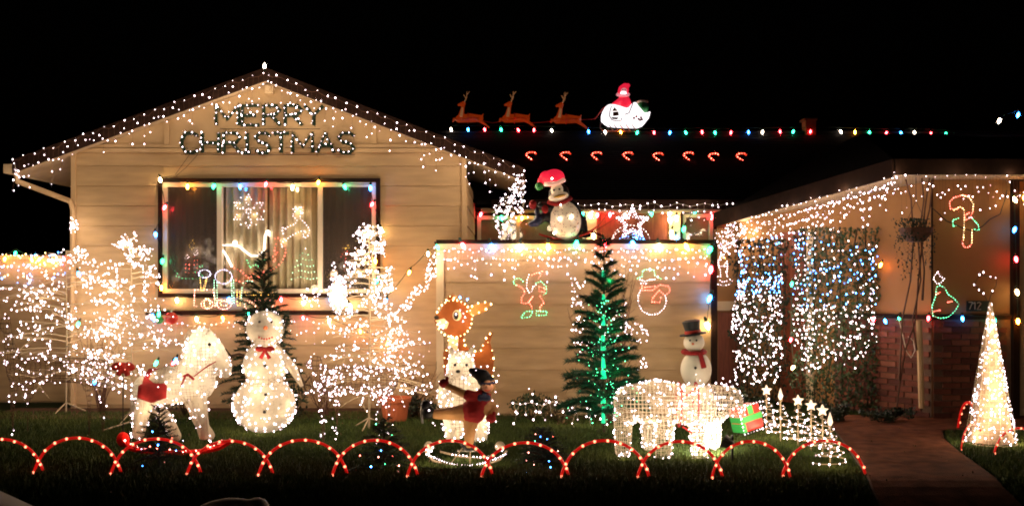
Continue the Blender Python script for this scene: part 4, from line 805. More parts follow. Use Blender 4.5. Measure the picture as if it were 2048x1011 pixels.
# polar bear
b_ = 9.9
wire_animal('bear_figure', 'white lit bear standing behind the skating figure', [([(925, 770, b_), (926, 820, b_)], [.2, .23]), ([(922, 728, b_), (922, 738, b_)], [.14, .15]), ([(918, 742, b_ - .12), (917, 746, b_ - .17)], [.07, .05]),
    ([(902, 702, b_), (902, 698, b_)], [.035, .03]), ([(943, 702, b_), (944, 698, b_)], [.035, .03]), ([(906, 840, b_ - .05), (906, 872, b_ - .1)], [.1, .08]), ([(956, 840, b_ - .05), (958, 872, b_ - .1)], [.1, .09]), ([(893, 770, b_ - .1), (886, 805, b_ - .16)], [.08, .06])],
    150, .04, .005, 'white_frame', (P(925, 880, b_).x, b_, 0), cloth='white_cloth', off=.012, clear=((910, 729, .04), (933, 729, .04), (916, 742, .05)))
br_ = bpy.data.objects['bear_figure']
for px in (910, 933): MB().ell(P(px, 729, b_ - .135), .015).build('eye', 'black_paint', br_)
MB().ell(P(916, 742, b_ - .215), (.022, .015, .018)).build('nose', 'black_paint', br_)
# long-bodied white wire animal
a = 9.0
wa = wire_animal('wire_animal', 'bright white wire frame four legged animal with red ribbons round its chest', [([(1264, 806, a), (1310, 800, a), (1370, 808, a), (1420, 812, a)], [.175, .19, .18, .18]), ([(1425, 800, a), (1458, 800, a - .03)], [.15, .13]), ([(1458, 800, a - .03), (1478, 822, a - .05)], [.12, .07]),
    ([(1246, 835, a - .1), (1246, 868, a - .12), (1245, 900, a - .12)], [.09, .085, .075]), ([(1296, 840, a + .1), (1298, 870, a + .12), (1298, 890, a + .12)], [.08, .07, .065]), ([(1330, 845, a - .12), (1328, 880, a - .16), (1326, 914, a - .16)], [.09, .085, .075]),
    ([(1396, 845, a - .12), (1398, 880, a - .16), (1400, 912, a - .16)], [.09, .08, .075]), ([(1425, 845, a + .1), (1428, 885, a + .12)], [.08, .07]), ([(1240, 790, a), (1230, 805, a)], [.04, .03]), ([(1452, 776, a + .06), (1462, 764, a + .07)], [.03, .015]), ([(1446, 776, a - .1), (1440, 764, a - .12)], [.03, .015])],
    430, .036, .0042, 'white_frame', (P(1340, 915, a).x, a, 0), off=.006, vx=.016)
mb = MB()
for px in (1358, 1392): mb.tube([P(px + 6 * math.cos(t), 808 + 45 * math.sin(t), a - .2 * math.cos(t)) for t in [i * 6.283 / 16 for i in range(16)]], .006, 5, closed=True)
mb.tube([P(1358, 775, a - .16), P(1374, 790, a - .2), P(1392, 775, a - .16)], .006, 5).tube([P(1365, 852, a - .15), P(1385, 865, a - .18), P(1410, 858, a - .15)], .009, 5); mb.build('ribbon', 'red_cloth', wa)
minis([P(x + rnd.uniform(-3, 3), y + rnd.uniform(-3, 3), a - .21) for x in (1356, 1364, 1372, 1385, 1393) for y in range(775, 850, 11)] + [P(x, y, a - .2) for x, y in ((1400, 880), (1408, 890), (1395, 895), (1412, 905), (1385, 870))], 'mini_pink', wa, .011)
# fawn board with lights
fy = 10.6; fw = thing('deer_board', 'brown painted fawn board outlined in warm bulbs beside the wall', 'yard ornament', (P(925, 880, fy).x, fy, 0))
MB().plate([(944, 640), (942, 620), (932, 606), (915, 599), (897, 602), (886, 612), (880, 622), (871, 630), (869, 642), (876, 655), (888, 660), (897, 670), (912, 675), (928, 669), (938, 657)], fy, .02).build('head', 'brown_paint', fw)
MB().plate([(934, 622), (950, 608), (975, 604), (984, 608), (968, 624), (945, 632)], fy - .003, .02).build('ear', 'tan_paint', fw)
MB().plate([(893, 605), (896, 592), (904, 590), (912, 600)], fy + .004, .02).build('ear', 'brown_paint', fw)
MB().plate([(872, 640), (888, 636), (898, 645), (893, 657), (878, 656)], fy - .012, .012).build('muzzle', 'cream_paint', fw)
MB().plate(arc(873, 634, 5, 4, 0, 330, 8), fy - .02, .01).build('nose', 'black_paint', fw)
MB().plate([(900, 604), (904, 584), (914, 594), (918, 604)], fy + .006, .02).build('ear', 'tan_paint', fw)
MB().plate(arc(914, 630, 9, 11, 0, 345, 14), fy - .006, .006).build('eye_white', 'cream_paint', fw)
MB().plate(arc(912, 631, 5, 8, 0, 345, 14), fy - .01, .012).build('eye', 'black_paint', fw)
MB().plate([(897, 668), (928, 668), (926, 690), (960, 705), (966, 690), (976, 668), (986, 664), (980, 684), (988, 715), (985, 760), (975, 880), (962, 880), (955, 800), (915, 800), (910, 880), (897, 880), (888, 740), (886, 705), (897, 690)], fy + .03, .02).build('body', 'brown_paint', fw)
MB().plate([(898, 672), (918, 672), (915, 692), (920, 740), (905, 740), (896, 700)], fy + .02, .009).build('chest', 'cream_paint', fw)
oq = [P(x, y, fy - .012) for x, y in arc(908, 637, 36, 37, 0, 345, 26) + [(934, 622), (944, 612), (956, 606), (970, 604), (982, 608), (972, 618), (958, 624), (946, 630)] + [(893, 600), (900, 592), (908, 596)]]
oq += [P(x, y, fy - .0) for x, y in [(897, 680), (893, 700), (889, 715), (888, 732), (928, 680), (930, 690), (966, 690), (972, 676), (980, 667), (976, 684), (984, 700), (987, 716), (988, 735), (985, 752), (962, 700), (950, 702)]]
minis(oq, 'mini_warm', fw, .0105, gk=1.6)
minis([P(x, y, fy - .02) for x, y in ((876, 648), (882, 652), (888, 650), (892, 644), (880, 644), (886, 656), (920, 620), (927, 626), (930, 634), (926, 642), (912, 628), (902, 672), (912, 676), (906, 684), (914, 688), (900, 694), (908, 700))], 'mini_white', fw, .009)
minis([P(x, y, fy - .02) for x, y in ((920, 594), (935, 598))], 'mini_blue', fw, .012)
# skating figure
k = 8.62; sk = thing('skater_figure', 'skating figure in red coat and black hat with one leg stretched back', 'yard ornament', (P(935, 900, k).x, k, 0))
bdy = MB()
limb(bdy, [P(962, 805, k), P(968, 785, k), P(974, 776, k)], [.075, .06, .035]); limb(bdy, [P(950, 822, k), P(905, 826, k), P(872, 827, k)], [.095, .062, .045]); limb(bdy, [P(944, 825, k), P(940, 858, k - .02), P(938, 888, k - .02)], [.08, .055, .04])
limb(bdy, [P(945, 815, k), P(965, 812, k)], [.09, .08]); limb(bdy, [P(955, 798, k - .03), P(922, 784, k - .05), P(893, 770, k - .05)], [.045, .036, .03]); limb(bdy, [P(972, 800, k + .02), P(990, 815, k + .03), P(984, 832, k)], [.045, .036, .03])
bdy.ell(P(976, 768, k), (.07, .07, .085)); fused(bdy, 'body', 'tan_paint', sk, .009, 3)
ct_ = MB(); limb(ct_, [P(967, 789, k), P(958, 808, k), P(946, 822, k)], [.07, .095, .115]); limb(ct_, [P(958, 796, k - .03), P(936, 789, k - .05)], [.055, .05]); fused(ct_, 'coat', 'red_cloth', sk, .01, 3)
mb = MB(); mb.ell(P(972, 760, k + .005), (.08, .08, .06)); limb(mb, [P(966, 752, k), P(950, 744, k), P(942, 740, k)], [.065, .045, .025]); fused(mb, 'hat', 'black_paint', sk, .01, 3)
MB().tube([P(962, 764 + 2, k - .07), P(976, 767, k - .085), P(990, 764, k - .06)], .012, 5).build('hat_brim', 'navy_paint', sk)
mb = MB().ell(P(975, 772, k - .068), (.05, .025, .055)); fc = mb.build('face', 'skin', sk, smooth=True)
for px in (969, 980): MB().ell(P(px, 768, k - .092), .008).build('eye', 'black_paint', fc)
MB().ell(P(975, 773, k - .098), .009).build('nose', 'skin', fc); MB().tube([P(969, 779, k - .088), P(975, 781, k - .09), P(980, 779, k - .088)], .004, 4).build('mouth', 'red_paint', fc)
mb = MB(); limb(mb, [P(968, 789, k - .05), P(960, 795, k - .06), P(975, 795, k - .06)], [.03, .035, .03]); mb.build('scarf', 'navy_paint', sk)
for (x, y), mm in (((888, 766), 'red_cloth'), ((982, 836), 'red_cloth')):
    mb = MB().ell(P(x, y, k - .05), (.045, .035, .04)); mb.ell(P(x + 6, y - 9, k - .05), (.016, .014, .024)); mb.build('mitten', mm, sk, smooth=True)
for x, y in ((858, 824), (938, 890)):
    mb = MB(); mb.ell(P(x, y, k), (.06, .05, .055)); mb.ell(P(x - 6, y + (0 if y > 850 else -14), k), (.045, .04, .05 if y < 850 else .03)); mb.build('boot', 'black_paint', sk, smooth=True)
MB().tube([P(848, 800, k), P(842, 820, k), P(845, 846, k)], .009, 5).tube([P(915, 900, k), P(960, 900, k)], .01, 5).build('skate_blade', 'metal_grey', sk)
minis([P(x, y, k - .06) for x, y in ((894, 744), (886, 762), (888, 776), (895, 787), (905, 797), (862, 804), (858, 820), (882, 803), (893, 810), (866, 845), (870, 850), (883, 847), (952, 740), (962, 733), (975, 732), (987, 740), (997, 750), (993, 762), (991, 783), (985, 800), (995, 811), (997, 827), (992, 842), (975, 848), (967, 853), (956, 877), (957, 897))], 'mini_white', sk, .0095)
rb_ = MB().tube([P(x, y, k - .1) for x, y in ((850, 900), (866, 920), (900, 930), (940, 932), (975, 928), (1000, 918), (1014, 900))], .01, 6)
rb_.tube([P(x, y, k + .15) for x, y in ((880, 902), (920, 912), (960, 916), (990, 910))], .01, 6).tube([P(900, 928, k - .1), P(925, 895, k)], .006, 4).tube([P(940, 930, k - .1), P(940, 895, k)], .006, 4); rb_.build('stand', 'twig_white', sk)
minis([P(853 + i * 5.1, 906 + 24 * math.sin(math.pi * (i + .5) / 32), k - .12) for i in range(32)] + [P(905 + i * 7, 908 + i * .7, k + .12) for i in range(12)], 'mini_white', sk, .0095)
for px in (858, 1000):
    MB().ell(P(px, 892, k - .1), .045, 12, 8).build('globe', 'white_cloth', sk, smooth=True); minis([P(px + rnd.uniform(-8, 8), 893 + rnd.uniform(-2, 14), k - .15) for _ in range(7)], 'mini_white', sk)
# top hat snowman behind the wire animal
q_ = 10.7; ts = thing('snowman', 'plain white plastic snowman with tilted black top hat and red hat band', 'snowman', (P(1392, 855, q_).x, q_, 0))
mb = MB().ell(P(1388, 684, q_), (.115, .11, .105), 18, 12).ell(P(1392, 738, q_), (.17, .16, .2), 18, 12).ell(P(1392, 812, q_), (.23, .2, .235), 18, 12); fused(mb, 'body', 'white_plastic', ts, .014, 3)
T = Matrix.Rotation(R(-8), 3, 'Y'); MB().lathe([(.145, 0), (.145, .015), (.085, .016), (.082, .06), (.1, .15), (.06, .165)], P(1386, 669, q_), 20, T).build('top_hat', 'black_paint', ts, smooth=False)
MB().lathe([(.088, .018), (.089, .05)], P(1386, 669, q_), 20, T).build('hat_band', 'red_paint', ts)
MB().tube([P(1388 + 22 * math.cos(t), 703 + 3 * math.sin(t), q_ - .11 * math.sin(t)) for t in [i * .6283 for i in range(10)]], .025, 6, closed=True).tube([P(1400, 705, q_ - .12), P(1408, 735, q_ - .17)], [.025, .03], 6).build('scarf', 'red_cloth', ts)
for px in (1380, 1393): MB().ell(P(px, 680, q_ - .108), .011).build('eye', 'black_paint', ts)
MB().lathe([(.015, 0), (.002, .06)], P(1386, 687, q_ - .1), 8, Matrix.Rotation(R(90), 3, 'X')).build('nose', 'orange_paint', ts)
for y in (735, 765): MB().ell(P(1391, y, q_ - .17), .015).build('button', 'black_paint', ts)
minis([P(x, y, q_ - .3) for x, y in ((1310, 768), (1322, 760), (1332, 772), (1400, 760), (1392, 748), (1407, 768), (1420, 772), (1378, 766), (1432, 765), (1446, 756), (1460, 762), (1475, 768))], 'mini_white', ts)

# ---------------------------------------------------------------- fir trees
def fir(label, px, base, top, hw, Y, m, seed, tiers, trunkm='bark', r0=.012, start=.1, nl=.035, dens=1.0, opened=0):
    rr = random.Random(seed); b = P(px, base, Y); b.z = 0; H = (P(px, top, Y) - b).z; W = hw * Y / F; root = thing('fir_tree', label, 'fir tree', b)
    MB().tube([b, b + Vector((0, 0, H))], [r0, r0 * .4], 7).build('trunk', trunkm, root); br = MB(); nd = MB()
    for i in range(tiers):
        t = start + (1 - start) * (i + .3) / tiers; L0 = W * (1 - t) ** .85 + .04; n_ = max(5, int(12 * (1 - t) + 5))
        for j in range(n_):
            a = 6.283 * (j + rr.random()) / n_
            if opened and math.sin(a) < -.35 and rr.random() < opened: continue
            L = L0 * rr.uniform(.75, 1.1); d = Vector((math.cos(a), math.sin(a) * .85, 0)); s_ = b + Vector((0, 0, H * min(.98, max(.04, t + rr.uniform(-.3, .3) / tiers)))); up0 = rr.uniform(-.22, .22)
            up = .25 + .5 * t + up0; ln = [s_ + d * L * u + Vector((0, 0, L * (up * u - .35 * u * u * (1 - t)))) for u in (0, .33, .66, 1)]; br.tube(ln, [.005, .004, .003, .002], 3, cap=False)
            side = Vector((-d.y, d.x, 0)); npt = int(26 * L / .3 * dens) + 5
            for q in range(npt):
                u = .1 + .9 * (q + rr.random()) / npt; c = ln[0].lerp(ln[3], u) + Vector((0, 0, L * .12 * math.sin(u * 3.1)))
                for _ in range(3):
                    v_ = (d * rr.uniform(.2, 1) + side * rr.uniform(-1.2, 1.2) + Vector((0, 0, rr.uniform(-.6, .7)))).normalized() * nl * rr.uniform(.6, 1.3); o_ = v_.orthogonal().normalized() * nl * .075
                    nd.add([c - o_, c + o_, c + v_], [(0, 1, 2)])
    for _ in range(40): c = b + Vector((0, 0, H * rr.uniform(.9, 1))); v_ = Vector((rr.uniform(-1, 1), rr.uniform(-1, 1), 1)).normalized() * nl; nd.add([c - Vector((.003, 0, 0)), c + Vector((.003, 0, 0)), c + v_], [(0, 1, 2)])
    br.build('branches', 'bark', root, kind='stuff'); nd.build('needles', m, root, kind='stuff'); return root
gt = fir('tall dark green fir with green lit trunk in front of the courtyard wall', 1208, 860, 478, 92, 10.3, 'needle', 21, 16, r0=.014, dens=3.4, nl=.064, start=.09, opened=.6)
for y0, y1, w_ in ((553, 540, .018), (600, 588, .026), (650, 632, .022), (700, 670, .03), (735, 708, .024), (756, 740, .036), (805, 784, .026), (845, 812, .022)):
    MB().tube([P(1207, y0, 10.27), P(1206, y1, 10.27)], [w_, w_ * .6], 7).build('glowing_trunk', 'glowing_green', gt)  # green light on the trunk, built in as glowing segments
for y_ in (560, 655, 735, 810): d = bpy.data.lights.new('green_fill', 'POINT'); d.energy = 1.5; d.color = (.03, 1, .4); d.shadow_soft_size = .03; l = bpy.data.objects.new('green_fill', d); C.objects.link(l); l.parent = gt; l.location = P(1208 + 12, y_, 10.12) - Vector(ORG[gt.name])  # unseen green point lights added to tint and brighten the needles
glints = []
for _ in range(150):
    y = rnd.uniform(600, 845); hw_ = 84 * ((y - 470) / 380); x = 1208 + rnd.uniform(-hw_, hw_) * rnd.choice((.5, 1)); glints.append(P(x, y, 10.3 - rnd.uniform(.05, .35)))
minis(glints, 'mini_green', gt, .006)  # glints of green light on the needles, built as tiny glowing specks
fir('dark fir behind the lit snowman with its tip against the window', 526, 848, 500, 84, 11.3, 'needle_dark', 22, 18, dens=2.2, nl=.05)
MINI = ['mini_red', 'mini_blue', 'mini_green', 'mini_pink', 'mini_cool']
for lab, px, base, top, hw_, Y, lights in (('small dark fir with coloured bulbs standing before the rocking horse', 318, 935, 815, 50, 8.5, [(305, 862, 1), (281, 882, 3), (271, 887, 1), (300, 892, 0), (316, 889, 1), (314, 896, 0), (283, 897, 4), (340, 898, 3), (285, 931, 1), (329, 923, 3), (352, 900, 1), (366, 880, 4), (262, 870, 4), (344, 875, 0)]),
        ('small dark fir with coloured bulbs between the twig deer and the skater', 768, 950, 838, 55, 8.4, [(752, 847, 2), (784, 869, 2), (757, 913, 3), (785, 911, 0), (798, 930, 3), (797, 942, 3), (770, 927, 2), (742, 932, 1), (720, 910, 0), (762, 900, 1)]),
        ('small dark fir with coloured bulbs right of the skating figure', 1085, 952, 858, 52, 8.4, [(1071, 867, 3), (1081, 872, 1), (1094, 877, 1), (1070, 881, 2), (1106, 872, 0), (1053, 920, 3), (1057, 904, 3), (1068, 928, 3), (1098, 921, 1), (1101, 933, 1), (1098, 942, 3), (1089, 947, 3), (1053, 942, 1), (1118, 911, 4), (1116, 901, 3)])):
    t_ = fir(lab, px, base, top, hw_, Y, 'needle_dark', px, 9, dens=1.0, nl=.03)
    for k_ in range(5): minis([P(x, y, Y - .2) for x, y, c in lights if c == k_], MINI[k_], t_, .009)
# lit shrub behind the green fir
def bare_shrub(label, px, base, top, hw, Y, n, seed, m='wire_brown', lights=None, name='bare_shrub', mats=(('mini_white', 1),)):
    rr = random.Random(seed); b = P(px, base, Y); b.z = 0; H = (P(px, top, Y) - b).z; W = hw * Y / F; root = thing(name, label, 'shrub', b); mb = MB()
    for i in range(n):
        a = rr.uniform(0, 6.28); e = b + Vector((math.cos(a) * W * rr.uniform(.3, 1), math.sin(a) * min(W, .45) * rr.uniform(.2, .8), H * rr.uniform(.5, 1))); e.y = min(e.y, CYY - .08 if Y < 11.6 and 880 < px < 1420 else 12.2)
        mid = b.lerp(e, .5) + Vector((rr.uniform(-.06, .06), rr.uniform(-.04, .0), H * .08)); mb.tube([b + Vector((rr.uniform(-.05, .05), 0, 0)), mid, e], [.006, .004, .002], 3, cap=False)
        for _ in range(5):
            u = rr.uniform(.3, 1); q = (mid.lerp(e, u * 2 - 1) if u > .5 else b.lerp(mid, u * 2)); f_ = q + Vector((rr.uniform(-.12, .12), rr.uniform(-.06, .02), rr.uniform(0, .15))); mb.tube([q, f_], .0018, 3, cap=False)
    mb.build('stems', m, root, kind='stuff')
    if lights: minis([P(x, y, Y - rnd.uniform(.05, .3)) for x, y in lights], mats[0][0], root, .0092)
    return root
def scatter(poly, n):
    out = []; xs = [p[0] for p in poly]; ys = [p[1] for p in poly]
    while len(out) < n:
        x, y = rnd.uniform(min(xs), max(xs)), rnd.uniform(min(ys), max(ys))
        if inpoly(x, y, poly): out.append((x, y))
    return out
bare_shrub('bare thorny shrub hung with white bulbs behind the green lit fir', 1215, 840, 530, 85, 11.1, 40, 31, lights=scatter([(1142, 552), (1172, 555), (1170, 640), (1150, 700), (1143, 690)], 42) + scatter([(1225, 620), (1248, 590), (1262, 640), (1295, 655), (1298, 690), (1230, 670), (1200, 690)], 75) + scatter([(1145, 660), (1200, 650), (1200, 700), (1150, 710)], 22) + scatter([(1280, 700), (1295, 720), (1290, 755), (1275, 740)], 10))
bare_shrub('bare brown bush by the wall right of the tall twig tree', 830, 830, 735, 50, 11.5, 26, 32)
bare_shrub('bare brown bush in the bed left of the tall twig tree', 650, 830, 740, 45, 11.6, 22, 34)
bare_shrub('dry bush against the wall between the two left twig trees', 205, 820, 640, 60, 11.9, 26, 35)
def bush(label, px, base, hw, hh, Y, n, m='leaf', size=.03, name='leafy_bush', seed=1):
    rr = random.Random(seed); b = P(px, base, Y); b.z = 0; root = thing(name, label, 'bush', b); sc = Y / F; pts = []
    lumps = [(rr.uniform(-.6, .6) * hw * sc, rr.uniform(-.15, .1), rr.uniform(.35, 1.3) * hh * sc, rr.uniform(.35, .6) * min(hw, hh) * sc) for _ in range(9)]
    for _ in range(n):
        l = rr.choice(lumps); d = Vector((rr.gauss(0, 1), rr.gauss(0, 1), rr.gauss(0, 1))).normalized() * l[3] * rr.random() ** .4 * 1.15; q = b + Vector((l[0], l[1], l[2])) + d; q.z = max(.01, q.z); q.y = min(q.y, (CYY - .05) if Y < 11.6 else 12.2 if Y < 12.3 else 99); pts.append(q)
    leaves('foliage', pts, size, m, root); mb = MB()
    for _ in range(8): l = rr.choice(lumps); mb.tube([b, b + Vector((l[0], l[1], l[2]))], [.008, .004], 4, cap=False)
    mb.build('stems', 'bark', root, kind='stuff'); return root
bush('leafy dark bush in the bed by the courtyard wall', 1062, 838, 55, 38, 11.2, 700, 'leaf', seed=2)
bush('low leafy bush under the lower branches of the green fir', 1120, 850, 60, 30, 11.0, 500, 'leaf_dry', seed=3)
bush('dark bush behind the lit horse below the window ledge', 370, 838, 45, 55, 11.6, 500, 'leaf_dark', seed=4)
bush('dark bush behind the right side of the lit snowman', 585, 838, 40, 40, 11.6, 450, 'leaf_dark', seed=5)
bush('low dark bush in the bed beside the brown flower pot', 845, 842, 35, 30, 11.3, 350, 'leaf_dark', seed=6)
icicle('white icicle lights draped over the low bushes by the courtyard wall', [(1028, 806, 10.75), (1110, 806, 10.72), (1230, 812, 10.7)], 17, (15, 62), 3.4, r=.0105, wob=10)
clump('loose white bulbs among the bushes under the green fir', [(1055, 770), (1170, 800), (1235, 820), (1230, 845), (1190, 840), (1060, 800)], 18, 10.8, .1, strands=False, r=.0105)
# pot
pt_ = thing('flower_pot', 'large terracotta flower pot behind the twig deer', 'flower pot', (P(790, 838, 11.2).x, 11.2, 0))
MB().lathe([(.13, 0), (.165, .22), (.185, .225), (.19, .27), (.17, .27), (.16, .24)], (P(790, 838, 11.2).x, 11.2, .0), 20).build('pot', 'terracotta', pt_); MB().lathe([(.155, .22), (.155, .235)], (P(790, 838, 11.2).x, 11.2, 0), 16).build('earth', 'soil', pt_)
# ornaments by the window ledge
for nm, x, y, r_, mm, lab in (('ornament_ball', 343, 636, .075, 'red_paint', 'large red ball hanging under the left end of the window ledge'), ('ornament_ball', 319, 638, .055, 'green_paint', 'small green ball hanging beside the large red ball')):
    o = thing(nm, lab, 'ornament', P(x, y, 12.1)); MB().ell(P(x, y, 12.1), r_, 16, 12).build('ball', mm, o, smooth=True); MB().tube([P(x, y, 12.1) + Vector((0, 0, r_)), P(x, y, 12.1) + Vector((0, 0, r_ + .03))], .012, 6).build('cap', 'metal_grey', o)
o = thing('bow', 'big red fabric bow behind the rocking horse', 'bow', P(246, 740, 10.2)); mb = MB()
for sx in (-1, 1): mb.ell(P(246 + sx * 12, 732, 10.2), (.07, .035, .045), rot=Matrix.Rotation(R(18 * sx), 3, 'Y')); mb.tube([P(246, 732, 10.17), P(246 + sx * 10, 750, 10.15)], [.02, .035], 5)
mb.ell(P(246, 730, 10.16), .035); fused(mb, 'ribbon', 'red_paint', o, .012, 1); MB().tube([P(246, 735, 10.2), (P(246, 735, 10.2).x, 10.2, 0)], .006, 4).build('stake', 'wire_dark', o)
minis([P(x, y, 10.1) for x, y in ((232, 733), (240, 727), (250, 738), (258, 728))], 'mini_pink', o)
MB().tube([P(205, 862, GY(862)) + Vector((0, 0, .01)), P(258, 843, GY(850))], .009, 5).build('stick', 'twig_white', org=G(205, 862), label='pale stick lying on the grass left of the rocking horse', category='stick')
# ---------------------------------------------------------------- red rope arches
Y = 8.1; sc = Y / F; W_, H_ = 158 * sc / 2, 70 * sc
arch0 = thing('rope_arch', 'x', 'light arch', (0, Y, 0), 'red rope light arches in a row along the front of the lawn')
ap = []
for i in range(25):
    t = i / 24; a = R(172 - 164 * t); ap.append(Vector((1.07 * W_ * math.cos(a) * (1 - .13 * (abs(math.cos(a)) ** 6) * (1 - abs(2 * t - 1))), Y + .02 * (2 * t - 1), .012 + (H_ - .012) * (math.sin(a) - .139) / .861 * (1 if 3 < i < 21 else .97))))
MB().tube(ap, .0115, 8).build('rope', 'rope_red', arch0, smooth=True)
bulb_me = MB().ell((0, 0, 0), (.0115, .0115, .0115), 6, 4).build('tmp', 'arch_bulb'); bme = bulb_me.data; bpy.data.objects.remove(bulb_me)
for q in seg_points(ap, .1)[:]: link('bulb', bme, arch0, q + Vector((rnd.uniform(-.004, .004), -.012, rnd.uniform(-.004, .004))) - Vector((0, Y, 0)))
for sx in (-1, 1): MB().tube([(sx * W_ * 1.06, Y, .02), (sx * W_ * 1.07, Y + .0, -.08)], .005, 4).build('stake', 'wire_dark', arch0)
cx_ = [0, 155, 312, 460, 606, 750, 900, 1050, 1210, 1360, 1502, 1648]
wd_ = [155, 165, 165, 160, 165, 160, 160, 165, 165, 160, 148, 162]
al = ['cut off by the left edge of the picture', 'before the pale stick and the twig deer', 'around the small dark fir by the horse rockers', 'between the rocking horse and the snowman', 'just right of and before the snowman', 'around the small fir left of the skater', 'directly before the skater stand', 'around the small fir right of the skater', 'before the hind legs of the wire animal', 'before the front legs of the wire animal', 'before the striped present', 'last one beside the concrete path']
for i, (x, w_, l_) in enumerate(zip(cx_, wd_, al)):
    py = 945 + 11 * max(0, min(1, x / 1500)) - (5 if i == 11 else 0); YY = GY(py)
    if i == 0: o = arch0
    else: o = copy_tree(arch0)
    o.location = ((x - CX) * YY / F, YY, 0); o['label'] = 'red rope light arch ' + l_; o.scale = (w_ / 158 * YY / Y, 1, 1.0 + rnd.uniform(-.05, .05)); o.rotation_euler = (0, 0, rnd.uniform(-.08, .08))
for (x, py, w_, rz_, l_) in ((1938, 868, 1.0, 80, 'seen nearly edge on, left of the cone tree'), (1945, 895, .62, 35, 'half hidden before the left foot of the cone tree'), (2038, 905, .75, 8, 'right of the cone tree at the picture edge')):
    YY = GY(py); o = copy_tree(arch0); o.location = ((x - CX) * YY / F, YY, 0); o.rotation_euler = (0, 0, R(rz_)); o.scale = (w_, w_, 1.15 if rz_ > 50 else .8); o['label'] = 'red rope light arch ' + l_; o['group'] = 'red rope light arches round the cone tree'
# ---------------------------------------------------------------- spiral path trees
def spiral_tree(px, base, top, kind, label, W=.13):
    Y = GY(base); b = P(px, base, Y); b.z = 0; H = (P(px, top, Y) - b).z; root = thing('spiral_tree', label, 'light tree', b, 'little spiral light trees along the path')
    MB().tube([b, b + Vector((0, 0, H * .86))], .006, 5).build('stake', 'twig_white', root); sp = []
    ph = rnd.uniform(0, 6)
    for i in range(70):
        t = i / 69; r_ = W * (1 - t) ** .9 + .012; a = ph + t * 6.283 * 5; sp.append(b + Vector((r_ * math.cos(a), r_ * math.sin(a), H * (.12 + .7 * t))))
    MB().tube(sp, .004, 4).build('spiral', 'twig_white', root); minis([q + Vector((0, -.008, 0)) for q in seg_points(sp, .088)], 'mini_white', root, .0098)
    c = b + Vector((0, 0, H * .92)); mb = MB()
    if kind: 
        pts = [(c.x + (.055 if k % 2 == 0 else .025) * math.cos(R(90 + 36 * k)), c.z + (.055 if k % 2 == 0 else .025) * math.sin(R(90 + 36 * k))) for k in range(10)]
        mb.add([(x, Y - .012, z) for x, z in pts] + [(x, Y + .012, z) for x, z in pts], [tuple(range(10))[::-1], tuple(range(10, 20))] + [(i, (i + 1) % 10, 10 + (i + 1) % 10, 10 + i) for i in range(10)]); mb.build('star', 'star_glow', root)
    else: mb.lathe([(.01, -.05), (.024, -.02), (.016, .02), (.002, .065)], c, 10).build('flame', 'star_glow', root, smooth=True)
    minis([c + Vector((0, -.025, -.01))], 'mini_white', root, .013)
for a_ in ((1533, 868, 772, 1, 'spiral light tree with star top right beside the striped present'), (1561, 882, 780, 0, 'spiral light tree with flame top, second from the present'), (1596, 892, 792, 1, 'spiral light tree with star top, third from the present'), (1622, 900, 802, 1, 'spiral light tree with star top, in the middle of the crowded ones'),
           (1645, 912, 812, 1, 'spiral light tree with star top, last before the flame topped end one'), (1660, 938, 830, 0, 'spiral light tree with flame top, nearest the concrete path')): spiral_tree(*a_)
# ---------------------------------------------------------------- cone tree
Y = GY(888); b = P(1981, 888, Y); b.z = 0; ctr = thing('cone_tree', 'tall slim cone of dense white bulbs on the grass island', 'light tree', b); H = (P(1981, 604, Y) - b).z
mb = MB(); bl = []
for k in range(12):
    a = 6.283 * k / 12; mb.tube([b + Vector((.23 * math.cos(a), .23 * math.sin(a), .02)), b + Vector((.01 * math.cos(a), .01 * math.sin(a), H))], .003, 4)
for i in range(26): t = i / 26; r_ = .23 * (1 - t) + .01; mb.tube([b + Vector((r_ * math.cos(u * .5236), r_ * math.sin(u * .5236), .02 + H * t)) for u in range(12)], .0022, 3, closed=True)
mb.build('wire_frame', 'twig_white', ctr, kind='stuff')
for _ in range(300):
    t = 1 - (1 - rnd.random()) ** .62; r_ = .23 * (1 - t) + .008; a = rnd.uniform(math.pi * .95, math.pi * 2.05); bl.append(b + Vector((r_ * math.cos(a), r_ * math.sin(a), .03 + (H - .03) * t)))
minis(bl, 'mini_white', ctr, .009)
MB().lathe([(.205, .03), (.005, H - .02)], b, 16).build('inner_cone', 'inner_card', ctr)
tp = [(1959, 549), (1967, 544), (1981, 553), (1991, 555), (1948, 569), (1958, 579), (1967, 586), (1985, 581)]
MB().tube([P(1976, 604, Y), P(1967, 586, Y), P(1948, 569, Y), P(1959, 549, Y), P(1981, 553, Y), P(1994, 556, Y), P(1992, 572, Y), P(1985, 581, Y), P(1977, 604, Y)], .003, 4).build('topper', 'wire_dark', ctr)
minis([P(x, y, Y - .01) for x, y in tp], 'mini_white', ctr, .0125)
